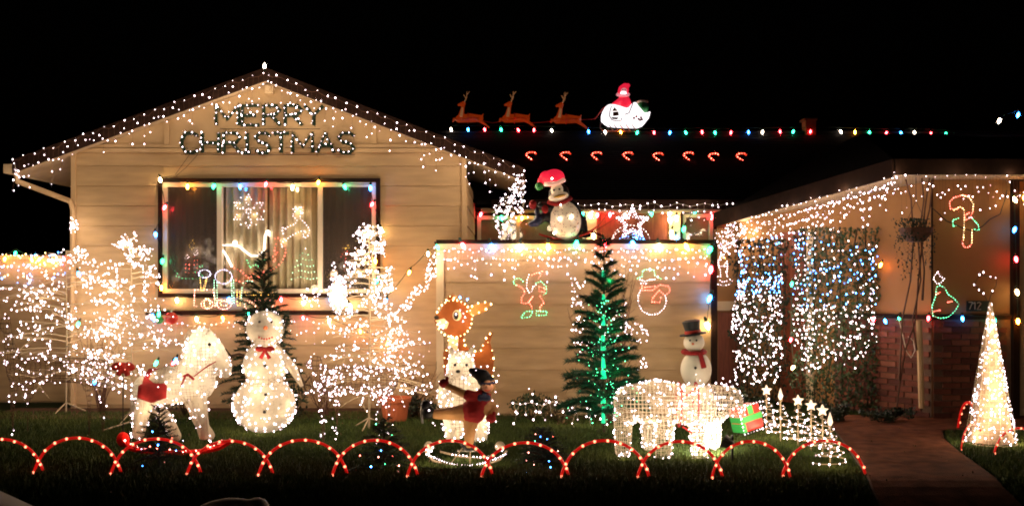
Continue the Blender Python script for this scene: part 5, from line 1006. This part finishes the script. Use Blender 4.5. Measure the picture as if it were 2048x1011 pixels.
# ---------------------------------------------------------------- present and floodlight
Y = 10.0; pr = thing('present', 'soft red and green striped present outlined in white bulbs', 'present', (P(1492, 862, Y).x, Y, 0)); c = P(1492, 834, Y)
T = Matrix.Rotation(R(-14), 3, 'Y') @ Matrix.Rotation(R(22), 3, 'Z')
def tbox(mb, a, b, sub=1):
    s0 = len(mb.v); mb.box(a, b); mb.v[s0:] = [tuple(c + T @ Vector(v)) for v in mb.v[s0:]]; return mb
o = tbox(MB(), (-.125, -.1, -.125), (.125, .1, .125)).build('box', 'present_red', pr); bv = o.modifiers.new('b', 'BEVEL'); bv.width = .02; bv.segments = 3
for a_, b_2 in (((-.128, -.105, -.03), (.128, .105, .035)), ((-.03, -.104, .036), (.04, .104, .128)), ((-.128, -.104, -.126), (-.085, .104, -.031))): 
    o = tbox(MB(), a_, b_2).build('ribbon', 'present_green', pr); bv = o.modifiers.new('b', 'BEVEL'); bv.width = .006
bl = []
for i in range(8):
    u = -.13 + .26 * i / 7; bl += [c + T @ Vector((u, -.11, .135)), c + T @ Vector((.135, -.11, u)), c + T @ Vector((u, -.11, -.135)), c + T @ Vector((-.135, -.11, u))]
minis(bl, 'mini_white', pr, .0065); MB().tube([(c.x, Y, 0), (c.x, Y, .08)], .006, 4).build('stake', 'wire_dark', pr)
Y = 8.75; fb = P(1456, 892, Y); fb.z = 0; fl_ = thing('flood_lamp', 'small black stake flood lamp glaring at the wire animal', 'lamp', fb); hd = fb + Vector((-.01, 0, .16))
T2 = Matrix.Rotation(R(-62), 3, 'Y') @ Matrix.Rotation(R(-22), 3, 'X')
MB().lathe([(.03, -.06), (.04, -.05), (.062, .03), (.066, .035), (.06, .035), (.055, .025)], hd, 14, T2).build('lamp_head', 'black_paint', fl_); MB().lathe([(.052, .028), (.03, .034)], hd, 14, T2).build('lens', 'flood_lens', fl_)
MB().box((fb.x + .028, Y - .02, 0), (fb.x + .045, Y + .02, .22)).build('bracket', 'black_paint', fl_)
ld = bpy.data.lights.new('flood', 'SPOT'); ld.energy = 75; ld.spot_size = R(135); ld.spot_blend = .7; ld.shadow_soft_size = .05; ld.color = (1, .93, .8); lo = bpy.data.objects.new('flood_light', ld); C.objects.link(lo); lo.parent = fl_
lo.location = hd - fb + T2 @ Vector((0, 0, .05)); lo.rotation_euler = (Vector((0, 0, -1)).rotation_difference(Vector((-.2, .8, -.12)))).to_euler()
# ---------------------------------------------------------------- ivy columns, hanging plant, wing planting
def ivy(label, x0, x1, y0, y1, Y, n, seed, m='leaf'):
    rr = random.Random(seed); root = thing('ivy_column', label, 'climbing plant', (((x0 + x1) / 2 - CX) * Y / F, Y, 0)); pts = []
    for _ in range(n):
        t = rr.random(); y = y0 + (y1 - y0) * t; wob = 7 * math.sin(y * .05 + seed) + 5 * math.sin(y * .13); x = rr.uniform(x0 + wob - rr.random() * 8, x1 + wob * .7 + rr.random() * 8); e = abs((x - (x0 + x1) / 2) / ((x1 - x0) / 2)); pts.append(P(x, y, Y + .05 - rr.uniform(0, .3) * max(.15, 1 - e * e) + rr.uniform(0, .1)))
    leaves('foliage', pts, .035, m, root); mb = MB()
    for k in range(6):
        x = x0 + (x1 - x0) * (k + .5) / 6; mb.tube([P(x + rr.uniform(-8, 8), y, Y + .08) for y in range(int(y0), int(y1), 40)] + [((x - CX) * Y / F, Y + .08, 0)], .009, 4, cap=False)
    mb.build('stems', 'bark', root, kind='stuff'); return root
ivy('ivy covered column left of the front door under white bulbs', 1472, 1572, 478, 800, 12.35, 2600, 41, 'leaf_dark')
ivy('wide leafy ivy wall right of the front door under hanging bulbs', 1592, 1752, 455, 815, 11.75, 5200, 42)
bush('dark shrub at the foot of the left ivy column', 1505, 838, 60, 38, 11.4, 700, 'leaf', seed=8)
bush('dark leafy shrub at the foot of the wide ivy wall', 1672, 836, 70, 28, 11.1, 700, 'leaf_dark', seed=9)
bush('low dark ground shrub below the brick wainscot', 1765, 830, 75, 22, 11.0, 700, 'leaf_dark', seed=10)
def netlights(label, pts, cols, Y, r=.0088):
    root = thing('net_lights', label, 'net lights', P(*pts[0], Y)); q = [P(x, y, Y - rnd.uniform(.28, .42)) for x, y in pts]
    for mm in set(cols): minis([a for a, c_ in zip(q, cols) if c_ == mm], mm, root, r)
    s_ = sorted(q, key=lambda v: (round(v.x / .09), v.z)); mb = MB()
    for a, b in zip(s_, s_[1:]):
        if (a - b).length < .35: mb.tube([a + Vector((0, .02, 0)), b + Vector((0, .02, 0))], .0016, 3, cap=False)
    mb.build('wire', 'wire_green', root, kind='stuff')
def col(y, y0, yb, p): return 'mini_blue' if y < yb and rnd.random() < p else ('mini_dim' if rnd.random() < .45 else 'mini_white')
pp = []
for _ in range(40): pp += [(rnd.uniform(1476, 1490), rnd.uniform(500, 600))]
for y in (484, 498, 513, 528, 545, 560): pp += [(x + rnd.uniform(-4, 4), y + rnd.uniform(-4, 4) - (x - 1480) * .12 * (y < 500)) for x in range(1484 if y > 490 else 1510, 1568, 11)]
pp += scatter([(1476, 560), (1565, 550), (1566, 700), (1560, 765), (1470, 770), (1462, 640)], 400)
netlights('white and blue lights thickly netted over the left ivy column', pp, [col(y, 480, 590, .6 if x > 1490 or y < 530 else .4) for x, y in pp], 12.35)
pp = []
for x in (1590, 1598, 1607, 1617, 1628): pp += [(x + rnd.uniform(-4, 4), y + rnd.uniform(-3, 3)) for y in range(468, 690, 10)]
for x in (1641, 1655, 1668, 1682, 1697, 1712, 1725): pp += [(x + rnd.uniform(-5, 5), y + rnd.uniform(-5, 5)) for y in range(rnd.choice((480, 505, 530)), rnd.choice((690, 720, 745)), 21) if rnd.random() < .8]
for x in (1742, 1750): pp += [(x + rnd.uniform(-5, 5), y + rnd.uniform(-3, 3)) for y in range(490, 690, 12)]
pp += scatter([(1592, 600), (1745, 610), (1735, 720), (1600, 745)], 150) + scatter([(1640, 480), (1750, 490), (1745, 620), (1640, 620)], 60)
netlights('strands of white and blue lights hanging down the wide ivy wall', pp, [col(y, 455, 615, .5) for x, y in pp], 11.75)
hp = thing('hanging_basket', 'leafy hanging basket trailing vines under the wing eave', 'hanging plant', P(1832, 440, 11.0)); Y = 11.0
MB().lathe([(.08, -.1), (.17, 0), (.18, .06), (.16, .06)], P(1832, 466, Y), 14).build('basket', 'wire_brown', hp)
MB().tube([P(1832, 352, Y), P(1832, 400, Y)], .004, 4).tube([P(1832, 400, Y), P(1808, 455, Y)], .003, 3).tube([P(1832, 400, Y), P(1856, 455, Y)], .003, 3).build('hanger', 'wire_dark', hp)
pts = [P(1831 + rnd.gauss(0, 17), rnd.uniform(437, 482), Y - rnd.uniform(-.15, .17)) for _ in range(700)]
for k in range(13):
    x = 1796 + k * 6.2; yb = rnd.uniform(505, 585)
    for y in np.arange(470, yb, 4.2): pts += [P(x + 4 * math.sin(y * .06 + k) + rnd.uniform(-3, 3), y, Y - rnd.uniform(-.05, .12))]
leaves('foliage', pts, .024, 'leaf_dark', hp)
tv = thing('bare_vine', 'thin bare vine stems climbing past the hanging basket to the eave', 'climbing plant', (P(1815, 820, 11.1).x, 11.1, 0)); mb = MB()
for ln in ([(1790, 845), (1796, 780), (1812, 700), (1830, 640), (1838, 560), (1845, 480), (1850, 420), (1858, 352)], [(1832, 700), (1826, 640), (1842, 560), (1838, 480), (1846, 400), (1845, 352)], [(1800, 760), (1805, 640), (1820, 560), (1826, 480), (1822, 400), (1808, 352)], [(1845, 600), (1848, 540), (1840, 480), (1860, 420), (1868, 352)]):
    mb.tube([P(x + rnd.uniform(-2, 2), y, 11.12) for x, y in ln], [.014] + [.009] * (len(ln) - 1), 5)
mb.build('stems', 'wire_brown', tv, kind='stuff')
MB().tube([P(x, y, 11.2) for x, y in ((1860, 412), (1875, 425), (1893, 442), (1905, 446), (1925, 456), (1948, 462), (1965, 452), (1980, 438), (2000, 428), (2010, 398), (2014, 380))], .006, 5).build('cord', 'wire_dark', org=P(1860, 412, 11.2), label='dark extension cord looping past the lit candy cane on the wing wall', category='cord')
MB().tube([P(x, y, 11.18) for x, y in ((1798, 640), (1806, 672), (1812, 700), (1822, 715), (1830, 700), (1826, 680), (1816, 672))], .005, 4).build('cord', 'wire_white', org=P(1800, 650, 11.18), label='pale coiled cord hanging on the bricks by the downspout', category='cord')
# ---------------------------------------------------------------- roof: reindeer, sleigh
Y = 18.15; u = Y / F
def ro(x, y, dy=0): return P(940 + x, 235 + y, Y + dy)
rd = thing('reindeer', 'x', 'reindeer figure', P(940, 262, Y), 'three lit reindeer flying ahead of the sleigh on the ridge'); mb = MB()
limb(mb, [ro(-22, 3), ro(0, 1), ro(20, 2)], [.07, .085, .065]); limb(mb, [ro(-18, -3), ro(-15, -17), ro(-13, -26)], [.055, .036, .03]); limb(mb, [ro(-13, -28), ro(-23, -25)], [.042, .024])
for dy in (-.07, .07):
    limb(mb, [ro(-22, 5, dy), ro(-32, 3, dy), ro(-34, 8, dy)], [.035, .025, .018]); limb(mb, [ro(18, 5, dy), ro(28, 12, dy), ro(38, 20, dy)], [.04, .024, .016])
mb.tube([ro(24, -2), ro(27, -8)], [.02, .012], 5); fused(mb, 'body', 'deer_brown', rd, .014, 3)
MB().tube([ro(-18, -2, -.075), ro(-16, -14, -.055), ro(-15, -20, -.04)], [.03, .025, .018], 6).build('chest', 'deer_tan', rd)
an = MB()
for s_ in (-1, 1): an.tube([ro(-11, -31, s_ * .03), ro(-7, -40, s_ * .08), ro(-6, -52, s_ * .1)], [.011, .009, .005], 5); an.tube([ro(-8, -38, s_ * .07), ro(-13, -46, s_ * .07)], [.008, .004], 4); an.tube([ro(-6, -46, s_ * .1), ro(-1, -52, s_ * .12)], [.007, .004], 4)
an.build('antlers', 'deer_tan', rd)
ha = MB(); ha.tube([ro(-4 + 3 * math.cos(t) * 0, 1 + 11 * math.sin(t), -.105 * math.cos(t)) for t in [i * .5236 for i in range(12)]], .008, 4, closed=True).tube([ro(-16, 4, -.1), ro(6, 0, -.11), ro(22, 2, -.09)], .007, 4); ha.build('harness', 'red_paint', rd)
rl = ['leading reindeer of the three on the roof ridge', 'middle reindeer of the three on the roof ridge', 'reindeer directly before the sleigh on the roof ridge']
for i, dx in enumerate((0, 93, 196)):
    o = rd if i == 0 else copy_tree(rd); o.location = P(940 + dx, 262 + (2 if i == 2 else 0), Y); o['label'] = rl[i]
MB().tube([P(x, y, Y) for x, y in ((960, 240), (985, 246), (1000, 243), (1030, 240), (1060, 246), (1100, 243), (1130, 240), (1160, 240), (1190, 238), (1205, 218), (1216, 210))], .007, 4).build('reins', 'red_paint', org=P(1100, 243, Y), label='thin red reins running from the reindeer back to the sleigh', category='reins')
sl = thing('sleigh', 'glowing white plastic sleigh with brown runners on the roof ridge', 'sleigh', P(1252, 262, Y)); Y2 = Y - .2
ol = [(1206, 238), (1206, 226), (1209, 215), (1218, 208), (1228, 208), (1240, 211), (1255, 216), (1260, 212), (1264, 206), (1272, 203), (1278, 212), (1290, 226), (1302, 222), (1298, 236), (1290, 246), (1278, 251), (1245, 250), (1220, 247)]
o = MB().plate(ol, Y2, .42).build('body', 'sleigh_white', sl); bv = o.modifiers.new('b', 'BEVEL'); bv.width = .03; bv.segments = 3
MB().tube([P(x, y, Y2 - .012) for x, y in ((1223, 212), (1220, 222), (1219, 232), (1224, 240), (1234, 242), (1242, 241), (1244, 236))], .011, 5).tube([P(x, y, Y2 - .012) for x, y in ((1266, 206), (1262, 216), (1258, 226), (1250, 229))], .01, 5).build('scroll', 'metal_grey', sl)
MB().plate([(1226, 224), (1237, 223), (1238, 231), (1226, 232)], Y2 - .012, .01).build('panel_picture', 'brown_paint', sl); MB().plate([(1224, 222), (1229, 214), (1236, 222)], Y2 - .012, .01).build('panel_picture', 'gold_paint', sl); MB().plate([(1223, 234), (1238, 235), (1234, 239), (1225, 238)], Y2 - .012, .01).build('panel_picture', 'brown_paint', sl)
for x, y in ((1268, 236), (1273, 233), (1277, 238), (1282, 235), (1280, 240), (1284, 239)): MB().ell(P(x, y, Y2 - .01), (.022, .01, .022), 8, 6).build('painted_flower', 'red_paint', sl)
rn = MB()
for dy in (0, .4): rn.tube([P(x, y, Y2 + dy) for x, y in ((1206, 246), (1201, 247), (1200, 256), (1206, 262), (1280, 263))], .012, 5); [rn.tube([P(x, 249, Y2 + dy), P(x + 9, 262, Y2 + dy)], .009, 4) for x in (1218, 1228, 1240, 1252, 1264)]
rn.build('runner', 'wood_door', sl)
sk_ = thing('toy_sack', 'dark green toy sack with pale rim in the back of the sleigh', 'sack', P(1285, 218, Y)); MB().ell(P(1284, 216, Y), (.125, .19, .11)).build('sack', 'green_paint', sk_, smooth=True); MB().ell(P(1285, 204, Y), (.11, .15, .035)).build('rim', 'cream_paint', sk_, smooth=True)
sn = thing('santa_figure', 'glowing red plastic Santa figure seated in the sleigh', 'santa figure', P(1248, 214, Y)); mb = MB()
limb(mb, [P(1250, 214, Y), P(1248, 203, Y), P(1246, 196, Y)], [.135, .12, .08]); limb(mb, [P(1241, 200, Y - .08), P(1232, 206, Y - .1), P(1226, 209, Y - .1)], [.05, .04, .03]); mb.ell(P(1246, 184, Y), (.1, .1, .1)); fused(mb, 'body', 'santa_red', sn, .016, 2)
mb = MB(); limb(mb, [P(1247, 180, Y), P(1250, 174, Y), P(1256, 171, Y)], [.1, .07, .04]); fused(mb, 'hat', 'santa_red', sn, .014, 2)
MB().tube([P(1246 + 11 * math.cos(t), 189 + 2 * math.sin(t), Y - .1 * math.sin(t)) for t in [i * .5236 for i in range(12)]], .028, 6, closed=True).build('collar', 'santa_pink', sn, smooth=True)
MB().ell(P(1248, 181, Y - .085), (.055, .035, .05)).build('face', 'santa_pink', sn, smooth=True); MB().ell(P(1247, 186, Y - .09), (.06, .04, .04)).build('beard', 'sleigh_white', sn, smooth=True)
for x in (1245.5, 1250.5): MB().ell(P(x, 180, Y - .12), .009, 6, 5).build('eye', 'black_paint', sn)
# ---------------------------------------------------------------- penguin on the wall
Y = 11.67; pg = thing('penguin_figure', 'skiing penguin figure in a glowing red Santa hat on the courtyard wall', 'yard ornament', P(1125, 480, Y)); mb = MB()
mb.ell(P(1132, 438, Y + .04), (.205, .16, .265), 20, 14, Matrix.Rotation(R(-8), 3, 'Y')).ell(P(1118, 388, Y + .03), (.125, .12, .135), 18, 12)
limb(mb, [P(1108, 420, Y), P(1092, 412, Y - .04), P(1082, 410, Y - .06)], [.06, .05, .045]); limb(mb, [P(1106, 438, Y), P(1088, 432, Y - .02), P(1080, 440, Y - .03)], [.06, .06, .055]); limb(mb, [P(1164, 440, Y + .03), P(1172, 465, Y)], [.06, .03])
fused(mb, 'body', 'black_paint', pg, .014, 4)
bl = MB().ell(P(1131, 441, Y - .035), (.185, .125, .235), 20, 14, Matrix.Rotation(R(-6), 3, 'Y')).build('belly', 'face_white', pg, smooth=True)
minis([P(1119, 437, Y - .175), P(1143, 433, Y - .17), P(1121, 408, Y - .13), P(1108, 466, Y - .1), P(1140, 400 + 62, Y - .12)], 'c9_pure', pg, .019)
mb = MB()
for _ in range(70):
    a_ = rnd.uniform(0, 6.28); r_ = rnd.random() ** .5 * .92; x, z = .185 * r_ * math.cos(a_), .235 * r_ * math.sin(a_); y_ = -.125 * math.sqrt(max(0, 1 - r_ * r_)) - .004; mb.ell(P(1131, 441, Y - .035) + Vector((x, y_, z)), (.006, .004, .006), 5, 4)
mb.build('speckles', 'brown_paint', pg, kind='stuff')
MB().ell(P(1114, 380, Y - .07), (.075, .06, .085)).build('face', 'face_white', pg, smooth=True); MB().ell(P(1117, 393, Y - .1), (.12, .07, .055), 16, 10, Matrix.Rotation(R(-12), 3, 'Y')).build('muzzle', 'face_white', pg, smooth=True)
MB().ell(P(1119, 392, Y - .155), (.075, .04, .02), 12, 8, Matrix.Rotation(R(-14), 3, 'Y')).build('beak', 'gold_paint', pg, smooth=True)
for x, y in ((1108, 380), (1119, 378)): MB().ell(P(x, y, Y - .13), .013).build('eye', 'black_paint', pg)
mb = MB(); mb.ell(P(1107, 356, Y), (.135, .12, .105), 18, 12, Matrix.Rotation(R(-10), 3, 'Y')); limb(mb, [P(1092, 355, Y), P(1083, 362, Y), P(1079, 368, Y)], [.08, .05, .03]); fused(mb, 'hat', 'hat_red', pg, .013, 4)
MB().tube([P(1089, 368, Y - .1), P(1100, 368, Y - .125), P(1115, 366, Y - .125), P(1129, 359, Y - .09)], .026, 8).build('hat_trim', 'hat_trim', pg, smooth=True); MB().ell(P(1079, 372, Y - .02), .05, 12, 8).build('pompom', 'green_paint', pg, smooth=True)
minis([P(1104, 357, Y - .125)], 'c9_pure', pg, .016)
MB().tube([P(1096, 404, Y - .08), P(1112, 408, Y - .12), P(1130, 402, Y - .12), P(1142, 395, Y - .08)], .028, 7).build('scarf', 'red_cloth', pg, smooth=True)
MB().ell(P(1066, 409, Y - .07), (.045, .035, .055)).build('mitten', 'red_cloth', pg, smooth=True); MB().ell(P(1074, 424, Y - .06), (.03, .03, .05)).build('mitten', 'navy_paint', pg, smooth=True); MB().ell(P(1090, 418, Y - .09), (.04, .03, .05)).build('glove_cuff', 'red_cloth', pg, smooth=True)
mb = MB(); limb(mb, [P(1078, 436, Y - .05), P(1073, 445, Y - .06), P(1062, 448, Y - .06)], [.055, .05, .035]); fused(mb, 'boot', 'navy_paint', pg, .012, 3)
MB().tube([P(1078, 468, Y - .05), P(1110, 478, Y - .05), P(1145, 478, Y - .05), P(1175, 466, Y - .05), P(1196, 452, Y - .05)], [.012, .018, .018, .016, .01], 6).build('ski', 'red_paint', pg); MB().tube([P(1150, 472, Y + .1), P(1180, 462, Y + .05), P(1202, 470, Y + .05)], .014, 6).build('ski', 'wood_door', pg)
MB().ell(P(1172, 470, Y - .0), (.07, .05, .03)).build('foot', 'black_paint', pg, smooth=True)
# ---------------------------------------------------------------- parked car by the photographer
pc = thing('parked_car', 'pale car beside the photographer, only its mirror and door edge in view', 'car', (-.75, 1.9, -.62)); mb = MB()
def cq(px, py, Y): return P(px, py, Y)
rows = []
for Yc, dz in ((1.2, 0), (1.9, 0)):
    pass
e0, e1 = cq(-40, 962, 1.55), cq(85, 1019, 1.35); d_ = e1 - e0
prof = [(0, 0), (.012, .004), (.02, .0), (.024, -.02), (.024, -.4)]
nv = Vector((0, -1, 0))
for p_ in (e0 - d_ * 2.5, e0, e1, e1 + d_ * .6):
    rows.append([p_ + Vector((-.35, -.05, -.02)), p_ + Vector((-.05, -.01, -.004)), p_, p_ + Vector((.012, 0, -.012)), p_ + Vector((.018, .0, -.05)), p_ + Vector((.02, .0, -.5))])
for r_ in rows: mb.v += [tuple(q) for q in r_]
for j in range(3):
    for i in range(5): k_ = j * 6 + i; mb.f.append((k_, k_ + 1, k_ + 7, k_ + 6))
mb.build('door_panel', 'car_paint', pc, smooth=True)
Ym = 1.6; mb = MB(); c = P(462, 1040, Ym)
mb.ell(c, (.068, .045, .036), 24, 14).ell(P(512, 1022, Ym), (.022, .035, .0225), 16, 10).ell(P(420, 1035, Ym), (.035, .03, .022), 16, 10)
fused(mb, 'side_mirror', 'car_paint', pc, .004, 6)
MB().tube([P(420, 1040, Ym + .01), P(340, 1080, Ym - .02), P(240, 1120, Ym - .1)], [.018, .016, .02], 8).build('mirror_arm', 'black_paint', pc)
# ---------------------------------------------------------------- small things on the lawn
o = MB().tube([G(x, y) + Vector((0, 0, .022)) for x, y in ((690, 948), (720, 934), (760, 941), (800, 930), (838, 938), (880, 944), (930, 940), (990, 948))], .0055, 5).build('cord', 'wire_green', org=G(690, 948), label='green extension cord lying in the grass behind the arches', category='cord')
lv = [G(rnd.uniform(60, 1640), rnd.uniform(835, 1000)) + Vector((0, 0, .04)) for _ in range(150)]
o = leaves('fallen_leaves', lv, .02, 'leaf_dry', None); o['label'] = 'dry brown leaves scattered over the dark lawn'; o['category'] = 'leaves'
lv = [Vector((rnd.uniform(fl(y_), fr(y_) if fr(y_) < 6 else 6), y_, .035 + gz(y_))) for y_ in [rnd.uniform(7, 11.3) for _ in range(60)]]
o = leaves('fallen_leaves', lv, .014, 'leaf_dry', None); o['label'] = 'dry leaf crumbs scattered over the concrete path'; o['category'] = 'leaves'
